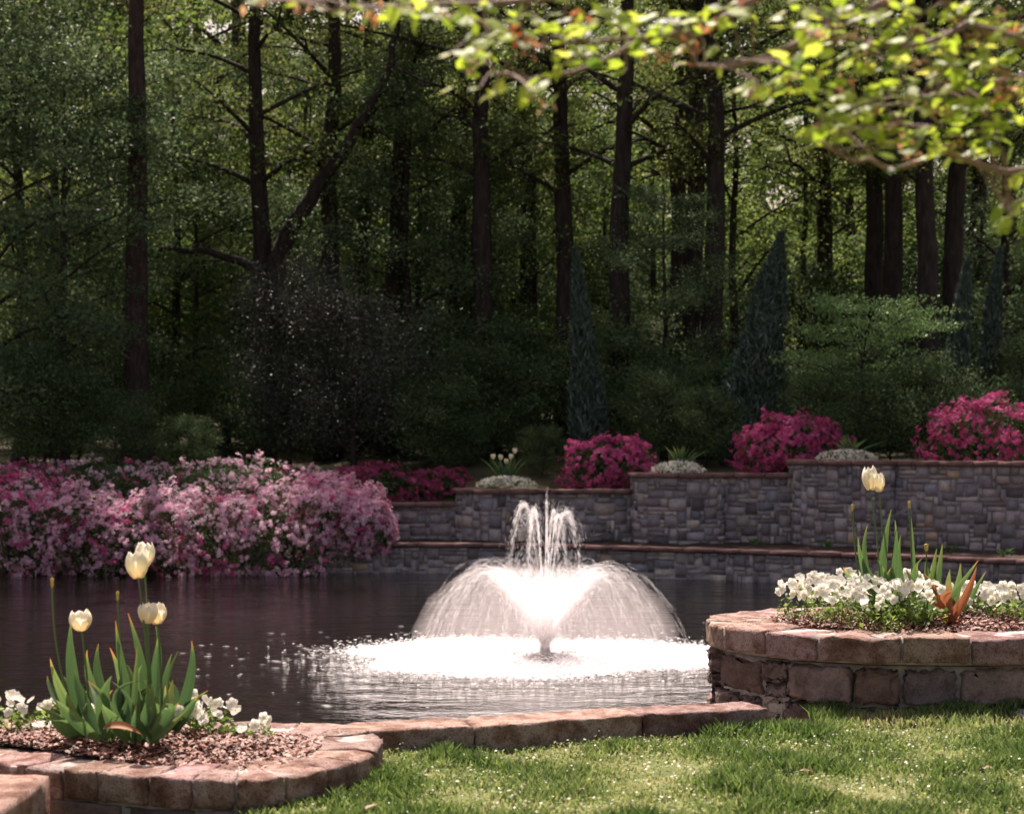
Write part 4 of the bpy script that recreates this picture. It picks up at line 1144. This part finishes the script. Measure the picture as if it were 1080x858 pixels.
for px, py, D_, lab in ((795, 574, 26.5, 'small green weed on the mulch terrace below the deep pink azalea'), (873, 577, 26.0, 'small weed on the terrace just left of the tall tulip'), (1003, 582, 25.1, 'small weed on the terrace at right above the oval planter'), (1060, 585, 24.6, 'small weed on the terrace nearest the right edge')):
    leafclump(lab, px, py, D_, 14, 9, .1, 'weed', 'weed', 'weeds on the mulch terrace')

# ------------------------------------------------------------------ trees
def make_tree(seed, H, r0, z_crown, R, nlimb, clump, ncl, lsize, leafm, barkm='bark', flat=.4, wob=.25, fork=None, droop=0.0, dens_low=0, rise=.35, upb=.35):
    """one tree as (trunk mesh, crown mesh) standing at the origin"""
    rng = np.random.default_rng(seed)
    zz = np.linspace(0, H, 16)
    wx = np.cumsum(rng.normal(size=16)) * wob * .15; wy = np.cumsum(rng.normal(size=16)) * wob * .15; wx -= wx[0]; wy -= wy[0]
    TP = np.stack([wx, wy, zz], 1)
    tr = Bag(); Rr = r0 * (1 - .8 * (zz / H)) ; Rr[0] *= 1.35
    V, Q = tube(TP, Rr, 10); tr.add(V, Q)
    tip = []
    for k in range(nlimb):
        f_ = (k + rng.random()) / nlimb
        z = z_crown + (H - z_crown) * f_ * .97
        p0 = np.array([np.interp(z, zz, wx), np.interp(z, zz, wy), z])
        a = k * 2.4 + rng.normal() * .4
        prof = math.sin(PI * min(1, .18 + .75 * f_)) ** .7
        L = R * prof * rng.uniform(.7, 1.15)
        d = np.array((math.cos(a), math.sin(a), 0))
        e = p0 + d * L + np.array((0, 0, L * (rise * rng.uniform(.5, 1.5)) - droop * L))
        m = p0 + d * L * .5 + np.array((0, 0, L * rise * .9)) + rng.normal(size=3) * .12 * L * .5
        P = bez(p0, m, e, 9)
        rl_ = max(.02, np.interp(z, zz, Rr) * .42)
        V, Q = tube(P, np.linspace(rl_, .015, 9), 6); tr.add(V, Q)
        for s in range(ncl):
            t = .3 + .7 * (s + rng.random()) / ncl
            q = P[int(t * 8)]
            a2 = a + rng.choice([-1, 1]) * rng.uniform(.3, 1.3); l2 = L * .4 * rng.uniform(.5, 1.1)
            e2 = q + np.array((math.cos(a2) * l2, math.sin(a2) * l2, l2 * (rng.uniform(-.1, .5) - droop)))
            V, Q = tube(bez(q, (q + e2) / 2 + (0, 0, .1 * l2), e2, 5), np.linspace(rl_ * .35 + .006, .006, 5), 4); tr.add(V, Q)
            tip.append((e2, l2)); tip.append(((q + e2) / 2, l2))
        tip.append((e, L * .3))
    PP = []; TT = []
    for e, l in tip:
        n = int(clump * rng.uniform(.6, 1.4)); s = .38 + .34 * l * rng.uniform(.7, 1.2)
        g = rng.normal(size=(n, 3)) * np.array((s * .6, s * .6, s * .6 * flat))
        PP.append(e + g); TT.append(np.clip(rng.normal(.42 + rng.normal() * .14, .16, n), 0, 1))
    PP = np.vstack(PP); TT = np.concatenate(TT)
    V, Q = leafquads(rng, PP, rng.uniform(lsize * .6, lsize * 1.3, len(PP)), .55, upb, .15)
    tm = tr.mesh('trunk'); cm = np_mesh('crown', V, Q, TT)
    tm.materials.append(M[barkm]); cm.materials.append(M[leafm])
    return tm, cm
def plant_tree(proto, name, label, cat, px, D, scale, rz, group=None, z=None, sz=None):
    x = (px - 540) * D / F
    z = float(terr_z(np.array([x]), np.array([D]))[0]) - .05 if z is None else z
    t_ = thing(name, label, cat, (x, D, z), rz, group)
    link('trunk', proto[0], None, t_); link('crown', proto[1], None, t_)
    t_.scale = (scale, scale, sz or scale); return t_
rng = np.random.default_rng(71)
TALL = [make_tree(100 + i, 16, .24, 5.8, 2.9, 19, 58, 4, .12, 'leaf_tall') for i in range(4)]
MID = [make_tree(120 + i, 11, .12, 1.6, 2.7, 22, 60, 4, .12, 'leaf_under') for i in range(3)]
BLUE = [make_tree(140 + i, 12, .16, 1.0, 3.2, 26, 100, 5, .115, 'leaf_blue', flat=.5) for i in range(2)]
LOW = [make_tree(160 + i, 3.2, .05, .2, 1.7, 16, 80, 4, .09, 'leaf_shrub', flat=.6, rise=.5) for i in range(2)]
PINE = make_tree(180, 17, .25, 9.5, 3.0, 14, 60, 5, .12, 'leaf_tall', 'pinebark', wob=.1)
G = 'tall dark trunks of the wood behind the garden'
front = [ # px, D, trunk width px, kind, label
    (145, 32.5, 24, 'P', 'straight reddish pine trunk standing clear at the left'),
    (275, 35, 20, 'T', 'dark oak trunk that sends the thick slanting limb to the right'),
    (347, 36, 14, 'T', 'dark trunk just right of the slanting oak limb'),
    (380, 38.5, 15, 'T', 'slim trunk second to the right of the slanting limb'),
    (411, 36.5, 12, 'T', 'slim trunk third to the right of the slanting limb'),
    (484, 38, 12, 'T', 'thin dark trunk above the white far tulips'),
    (513, 34.6, 11, 'T', 'thin trunk between the far tulips and the left fountain jet'),
    (556, 38, 12, 'T', 'slim trunk straight above the fountain'),
    (601, 35, 10, 'T', 'slim trunk behind the narrow juniper right of the fountain'),
    (655, 33.5, 31, 'T', 'thickest dark trunk right of centre above the round azalea'),
    (714, 36.6, 9, 'T', 'thin left trunk of the close pair right of centre'),
    (728, 34.5, 9, 'T', 'thin right trunk of the close pair right of centre'),
    (749, 33.4, 14, 'T', 'long straight trunk between the close pair and the cone juniper'),
    (868, 39, 12, 'T', 'slim trunk behind the fresh green small tree'),
    (918, 36.5, 12, 'T', 'slim trunk left of the twin thick trunks at right'),
    (940, 35.5, 16, 'T', 'medium trunk just left of the thickest right hand trunk'),
    (982, 33.6, 20, 'T', 'left one of the two thick trunks standing together at right'),
    (1007, 34.4, 19, 'T', 'right one of the two thick trunks standing together at right'),
    (1034, 39, 13, 'T', 'slim trunk close to the right picture edge'),
    (215, 44, 13, 'T', 'thin far trunk between the pine and the oak'),
    (40, 41, 16, 'T', 'trunk hidden in foliage near the left picture edge'),
    (454, 45, 11, 'T', 'faint thin trunk above the red azaleas')]
for k, (px, D_, w_, kd, lab) in enumerate(front):
    proto = PINE if kd == 'P' else TALL[k % 4]
    s = (w_ / 2 * D_ / F) / (.21 if kd == 'P' else .205)
    s_h = 1.0
    t_ = plant_tree(proto, 'pine_tree' if kd == 'P' else 'forest_tree', lab, 'tree', px, D_, 1, rng.uniform(0, 6), G, sz=.86)
    # girth differs, height stays
    for ch in t_.children:
        if ch.data.name.startswith('trunk'): pass
    tr = t_.children[0]; tr.scale = (s, s, 1) if s < 1 else (s, s, 1)
# the slanting oak limb
b = Bag(); oak = [o for o in bpy.data.objects if o.get('label', '').startswith('dark oak')][0]
for pts, r0, r1 in (([(278, 330), (300, 215), (340, 140), (376, 78)], .2, .11), ([(376, 78), (390, 50), (410, 10), (420, -60)], .11, .05), ([(272, 250), (235, 232), (200, 225), (160, 228)], .11, .04), ([(480, 400)], 0, 0)):
    if len(pts) < 3: continue
    P = np.array([W(x, y, 34.6) for x, y in pts]); tt = np.linspace(0, 1, 12); ti = np.linspace(0, 1, len(pts))
    P = np.stack([np.interp(tt, ti, P[:, c]) for c in range(3)], 1); P[1:-1] += rng.normal(size=(10, 3)) * .04
    V, Q = tube(P, np.linspace(r0, r1, 12), 8); b.add(V, Q)
Mi = Matrix.Rotation(-oak.rotation_euler.z, 4, 'Z') @ Matrix.Translation(-oak.location)
me = b.mesh('limb'); me.transform(Mi); link('slanting_limb', me, M['bark'], oak)

G = 'trees deep in the wood'
k = 0
for D_, step in ((49, 3.4), (56, 3.6), (65, 4.0), (78, 4.6)):
    x = -(600) * D_ / F
    while x < 600 * D_ / F:
        px = 540 + x * F / D_
        proto = (TALL + MID * 2)[rng.integers(10)]
        s = rng.uniform(.9, 1.3)
        plant_tree(proto, 'woodland_tree', 'tree among many far back in the wood behind the garden', 'tree', px + rng.normal() * 8, D_ + rng.uniform(-3, 3), s, rng.uniform(0, 6), G, sz=s * (1.25 if D_ < 60 else 1.2))
        x += step * rng.uniform(.7, 1.3); k += 1
BACK = [make_tree(220 + i, 10, .14, .8, 3.6, 24, 45, 5, .2, 'leaf_under', flat=.55) for i in range(2)]
for D_ in (88, 97):
    x = -630 * D_ / F
    while x < 630 * D_ / F:
        plant_tree(BACK[rng.integers(2)], 'woodland_tree', 'tree among many far back in the wood behind the garden', 'tree', 540 + x * F / D_, D_ + rng.uniform(-3, 3), rng.uniform(.9, 1.2), rng.uniform(0, 6), G, sz=rng.uniform(.8, 1.15))
        x += 3.9 * rng.uniform(.8, 1.2)
# understorey trees with fresh leaves
GU = 'smaller leafy trees under the tall ones'
und = [(185, 37.5, 'B', .72, 'dense green tree directly behind the pine trunk'), (318, 43, 'B', .8, 'dense dark tree behind the slanting oak limb'), (430, 36, 'B', .7, 'dense blue green tree above the red azaleas'), (545, 40, 'B', .6, 'dense tree high above the fountain'), (-10, 31.5, 'B', .8, 'blue green tree cut off by the left picture edge'),
       (20, 34.5, 'B', .9, 'blue green leafy tree filling the left picture edge'), (66, 31.8, 'B', .62, 'full blue green tree left of the pine trunk'), (60, 37, 'M', 1.15, 'high light green crown at the upper left corner'),
       (205, 37, 'M', .62, 'low airy green tree between the pine and the oak'), (240, 41, 'M', .7, 'yellow green small tree behind the low airy one'), (330, 44, 'M', .8, 'small green tree behind the slanting limb'),
       (440, 39, 'M', .85, 'green tree behind the dark purple bush, to its upper right'), (500, 36, 'B', .55, 'small dark tree behind the far white tulips'), (565, 37, 'M', .66, 'small tree straight behind the fountain jets'),
       (590, 46, 'M', .9, 'lit green tree seen between the middle trunks'), (690, 39, 'M', .8, 'green tree between the thickest trunk and the close pair'), (700, 33, 'B', .42, 'low dark tree behind the middle wall mound'),
       (770, 38, 'M', .95, 'green tree right of the long straight trunk'), (845, 39, 'M', .85, 'loose green tree behind the cone juniper'), (900, 46, 'M', 1.0, 'yellow green tree above the fresh green small tree'),
       (965, 41, 'M', .9, 'green tree behind the twin thick trunks'), (1060, 37, 'B', .85, 'full dark green tree at the right picture edge'), (1020, 44, 'M', 1.0, 'lit small tree seen past the right hand trunks'),
       (385, 47, 'M', .95, 'far green tree under the sky gaps left of centre'), (130, 45, 'M', 1.0, 'far green tree behind the pine trunk'), (640, 40, 'B', .6, 'dark small tree behind the thickest trunk'), (480, 48, 'M', .9, 'pale green tree deep between the thin trunks')]
for px, D_, kd, s, lab in und:
    proto = BLUE[rng.integers(2)] if kd == 'B' else MID[rng.integers(3)]
    plant_tree(proto, 'understorey_tree', lab, 'tree', px, D_, s, rng.uniform(0, 6), GU)
# undergrowth shrubs
GS = 'undergrowth bushes along the edge of the wood'
us = [(x_ + rng.normal() * 10, rng.uniform(32.5, 36) , rng.uniform(.5, .85)) for x_ in range(-30, 1130, 62)]
us += [(x_ + rng.normal() * 10, rng.uniform(38, 46), rng.uniform(.9, 1.3)) for x_ in range(-30, 1130, 55)]
us += [(x_ + rng.normal() * 10, rng.uniform(50, 60), rng.uniform(1.3, 1.7)) for x_ in range(-30, 1130, 60)]
us += [(450, 31, .45), (490, 31.2, .3), (572, 30.2, .25), (700, 30.6, .45), (745, 29.8, .38), (765, 31, .5), (868, 29.2, .42), (940, 28.8, .45), (975, 28.6, .5), (520, 32, .6), (1075, 30, .6)]
for px, D_, s in us:
    plant_tree(LOW[rng.integers(2)], 'undergrowth_bush', 'dark leafy bush in the shade at the edge of the wood', 'bush', px, D_, s, rng.uniform(0, 6), GS)
for px, D_, s, lab in ((55, 30.6, .62, 'leafy green bush right above the azaleas at left'), (125, 30.4, .4, 'small light green sapling poking up behind the azaleas'), (200, 30.3, .28, 'tiny bright green bush above the azaleas left of the dark purple one')):
    plant_tree(LOW[0], 'small_bush', lab, 'bush', px, D_, s, 1.0)
# big dark plum-like bush
PL = make_tree(200, 3.6, .08, .3, 1.7, 26, 75, 4, .068, 'leaf_plum', flat=.8, rise=.45)
plant_tree(PL, 'dark_bush', 'large dark purplish bush with small glinting leaves left of centre', 'bush', 375, 31.2, .85, .6, sz=.82)
plant_tree(PL, 'dark_bush', 'taller narrower dark purplish bush just behind the large one', 'bush', 305, 32.2, .62, 2.6, sz=.98)
DG = make_tree(210, 3.3, .06, .7, 2.2, 15, 85, 4, .085, 'leaf_dogwood', flat=.13, rise=.55, upb=.6)
plant_tree(DG, 'small_tree', 'fresh green small tree with layered flat sprays between the two right azaleas', 'tree', 903, 29.6, .56, .4, sz=.70)
# junipers
def juniper(label, px, D, top, rx, lean, n, seed, two=False):
    rng = np.random.default_rng(seed)
    x = (px - 540) * D / F; z0 = float(terr_z(np.array([x]), np.array([D]))[0]) - .05
    H = EYE - (top - HY) * D / F - z0
    t_ = thing('juniper', label, 'conifer', (x, D, z0), 0, 'narrow blue green junipers behind the walls')
    t = rng.random(n) ** 1.25; a = rng.uniform(0, 2 * PI, n)
    prof = rx * (1 - t) ** .75 * (.35 + .65 * np.clip(t * 5 + .4, 0, 1))
    # upright sprays: bumps in the outline
    bump = 1 + .22 * np.sin(a * 5 + t * 17) * np.cos(t * 31 + a * 3)
    r = prof * bump * rng.uniform(.72, 1.06, n)
    P = np.stack([r * np.cos(a) + lean * t ** 1.5, r * np.sin(a), t * H], 1)
    ax = np.stack([np.cos(a) * .5, np.sin(a) * .5, np.ones(n)], 1)
    V, Q = leafquads(rng, P, rng.uniform(.06, .2, n), .2, .8, .1, N=np.stack([np.cos(a), np.sin(a), 0 * a], 1), axis=ax)
    link('crown', np_mesh('juniper_crown', V, Q, np.clip(rng.normal(.5, .2, n), 0, 1)), M['leaf_juniper'], t_)
    b = Bag(); V, Q = tube(np.array([(lean * k_ ** 1.5, 0, k_ * H * .95) for k_ in np.linspace(0, 1, 8)]), np.linspace(.09, .01, 8), 7); b.add(V, Q)
    link('trunk', b.mesh('juniper_trunk'), M['bark'], t_)
juniper('slender juniper right of the fountain with a thin pointed top', 622, 30.5, 262, .36, -.25, 9000, 1)
juniper('broad cone shaped juniper leaning right above the deep pink azalea', 790, 30.3, 246, .68, .55, 14000, 2)
juniper('narrow juniper behind the right azalea, left one of two', 1003, 29.6, 272, .34, .28, 8000, 3)
juniper('narrow juniper behind the right azalea, right one of two', 1036, 30.2, 262, .32, .30, 8000, 4)

# ------------------------------------------------------------------ overhanging maple, near the camera
rng = np.random.default_rng(81)
maple = thing('maple_tree', 'maple with yellow green leaves hanging in from the upper right, close to the camera', 'tree', (2.2, 3.5, 0))
ML = np.array((2.2, 3.5, 0.))
def mp_path(pts, D0, D1, n=26):
    P = np.array([W(x, y, D0 + (D1 - D0) * k / (len(pts) - 1)) for k, (x, y) in enumerate(pts)])
    P = np.column_stack([smooth_pts(P[:, [0, 1]])[:, 0], smooth_pts(P[:, [0, 1]])[:, 1], smooth_pts(P[:, [2, 1]])[:, 0]])
    return P
tb = Bag(); V, Q = tube(np.array([(0, 0, -.05), (.02, 0, .5), (.0, .03, 1.1), (-.05, 0, 1.7), (-.04, -.05, 2.4), (.05, 0, 3.2)]), [.15, .115, .105, .1, .09, .06], 14); tb.add(V, Q)
link('trunk', tb.mesh('maple_trunk'), M['bark'], maple)
branches = [
    ([(1330, -40), (1210, 60), (1130, 60), (1080, 44), (1043, 33), (1021, 25), (1002, 7), (985, -25)], 3.7, 3.3, .017, .006),
    ([(1021, 25), (995, 39), (961, 48), (921, 46), (880, 36)], 3.3, 3.25, .008, .004),
    ([(1090, -50), (960, -10), (902, 20), (865, 34), (828, 52), (791, 65), (760, 71), (735, 69)], 3.5, 3.2, .012, .004),
    ([(960, -60), (840, -20), (791, 2), (754, 24), (717, 37), (680, 42), (640, 62), (604, 76), (561, 83), (525, 78)], 3.5, 3.1, .011, .003),
    ([(720, 34), (677, 40), (619, 44), (560, 47), (520, 40)], 3.3, 3.1, .006, .003),
    ([(1250, 160), (1130, 186), (1080, 180), (1058, 181), (1024, 170), (995, 160), (965, 172), (939, 178), (917, 168), (902, 170), (878, 158), (860, 146)], 3.7, 3.25, .010, .003),
    ([(1230, 30), (1130, 70), (1080, 80), (1035, 89), (995, 96), (961, 107), (925, 112)], 3.7, 3.35, .008, .003),
    ([(900, -70), (760, -40), (640, -10), (540, 2), (450, 5), (380, 8), (352, 14)], 3.5, 3.05, .009, .003),
    ([(1200, 250), (1120, 215), (1075, 212), (1062, 224)], 3.6, 3.3, .006, .003)]
BP = []; BB = []
for pts, D0, D1, r0, r1 in branches:
    D0 *= .88; D1 *= .88
    P = mp_path(pts, D0, D1); BP.append(P)
    b = Bag(); V, Q = tube(P - ML, np.linspace(r0 * .75, r1 * .7, len(P)), 7); b.add(V, Q); BB.append(b)
# limbs from the trunk to where the branches start
b = Bag()
for s_, P in enumerate(BP):
    if P[0][0] - 0 > .9 or s_ in (2, 3, 7):
        st = ML + (-.03, 0, 1.6 + .09 * s_)
        V, Q = tube(bez(st, (st + P[0]) / 2 + (0, 0, .15), P[0], 9) - ML, np.linspace(.035, .014, 9), 7); b.add(V, Q)
link('limbs', b.mesh('limbs'), M['bark'], maple)
# leaf outline: three-to-five lobes
def lobed():
    pts = []
    lob = [(90, 1.0), (40, .78), (140, .78), (-5, .5), (185, .5)]
    ang = [-78, -60, -5, 18, 40, 64, 90, 116, 140, 162, 185, 240, 258]
    rad_ = [.2, .36, .5, .46, .68, .62, 1.0, .62, .68, .46, .5, .36, .2]
    for a, r in zip(ang, rad_): pts.append((r * math.cos(rad(a)), r * math.sin(rad(a))))
    return pts
LO = lobed()
def add_leaf(bag, base, axis, nrm, L, tone, curl):
    a = axis / np.linalg.norm(axis); nrm = nrm - a * np.dot(nrm, a); nrm /= np.linalg.norm(nrm); s = np.cross(a, nrm)
    c = base + a * L * .25
    V = [c - nrm * .0]
    for x, y in LO:
        V.append(c + a * (y * L * .62) + s * (x * L * .5) - nrm * (curl * L * (x * x + .6 * y * y)))
    # quads around the centre, fan in pairs
    Q = []
    n = len(LO)
    for i in range(1, n - 1, 2): Q.append([0, i, i + 1, i + 2])
    bag.add(V, Q, tone)
clusters = [  # px, py, rx, ry, count, D
    (395, 8, 48, 14, 16, 3.05), (470, 8, 40, 16, 18, 3.1), (510, 60, 26, 14, 12, 3.1), (530, 40, 40, 22, 20, 3.1), (560, 92, 52, 12, 14, 3.1), (600, 20, 70, 20, 34, 3.15), (640, 62, 60, 18, 16, 3.15), (690, 25, 50, 22, 26, 3.2), (740, 40, 30, 25, 10, 3.25),
    (760, 12, 40, 14, 14, 3.25), (800, 88, 24, 10, 8, 3.2), (845, 75, 40, 22, 20, 3.2), (870, 30, 50, 26, 30, 3.25), (900, 110, 48, 26, 36, 3.25), (880, 140, 48, 18, 22, 3.25), (950, 70, 60, 40, 50, 3.3), (960, 140, 50, 24, 30, 3.3), (940, 15, 60, 18, 30, 3.35),
    (1010, 110, 50, 36, 44, 3.35), (1060, 100, 40, 50, 46, 3.45), (1040, 20, 50, 24, 34, 3.4), (1020, 60, 50, 30, 30, 3.4), (1075, 215, 20, 22, 14, 3.3), (275, 2, 10, 4, 2, 3.0), (320, 5, 10, 5, 2, 3.0), (1120, 60, 50, 60, 40, 3.5), (1000, 155, 40, 12, 10, 3.3)]
lb = Bag(); nseed = 0
allb = np.vstack(BP)
for cx_, cy_, rx, ry, n, D_ in clusters:
    n = int(n * 1.4); D_ *= .88
    for k in range(n):
        px = cx_ + rng.normal() * rx * .55; py = cy_ + rng.normal() * ry * .55; D2 = D_ + rng.normal() * .09
        p = W(px, py, D2)
        if k < 2 + n // 6:      # a thin twig from the nearest branch
            q = allb[np.argmin(((allb - p) ** 2).sum(1))]
            if np.linalg.norm(q - p) < .5:
                ib = int(np.argmin([((B_ - p) ** 2).sum(1).min() for B_ in BP])); V, Q = tube(bez(q, (q + p) / 2 + (0, 0, .02), p, 5) - ML, .0016, 4); BB[ib].add(V, Q)
        ax = np.array((-1.0 + rng.normal() * .9, rng.normal() * .6, -.15 + rng.normal() * .5))
        nr = np.array((rng.normal() * .5, -.35 + rng.normal() * .5, 1.0))
        add_leaf(lb, p - ML, ax, nr, rng.uniform(.023, .049), np.clip(rng.normal(.5, .22), 0, 1), rng.uniform(.0, .35))
    for k in range(max(1, n // 18)):
        sb = Bag()
        p = W(cx_ + rng.normal() * rx * .5, cy_ + rng.normal() * ry * .5, D_ + rng.normal() * .06) - ML
        V, Q = leafquads(rng, p + rng.normal(size=(9, 3)) * .009, rng.uniform(.012, .022, 9), .5, .2, .2); sb.add(V, Q, rng.random())
        link('seed_cluster', sb.mesh('maple_seeds', False), M['samara'], maple)
link('leaves', lb.mesh('maple_leaves', False), M['leaf_fore'], maple)
for b in BB: link('branch', b.mesh('branch'), M['twig'], maple)
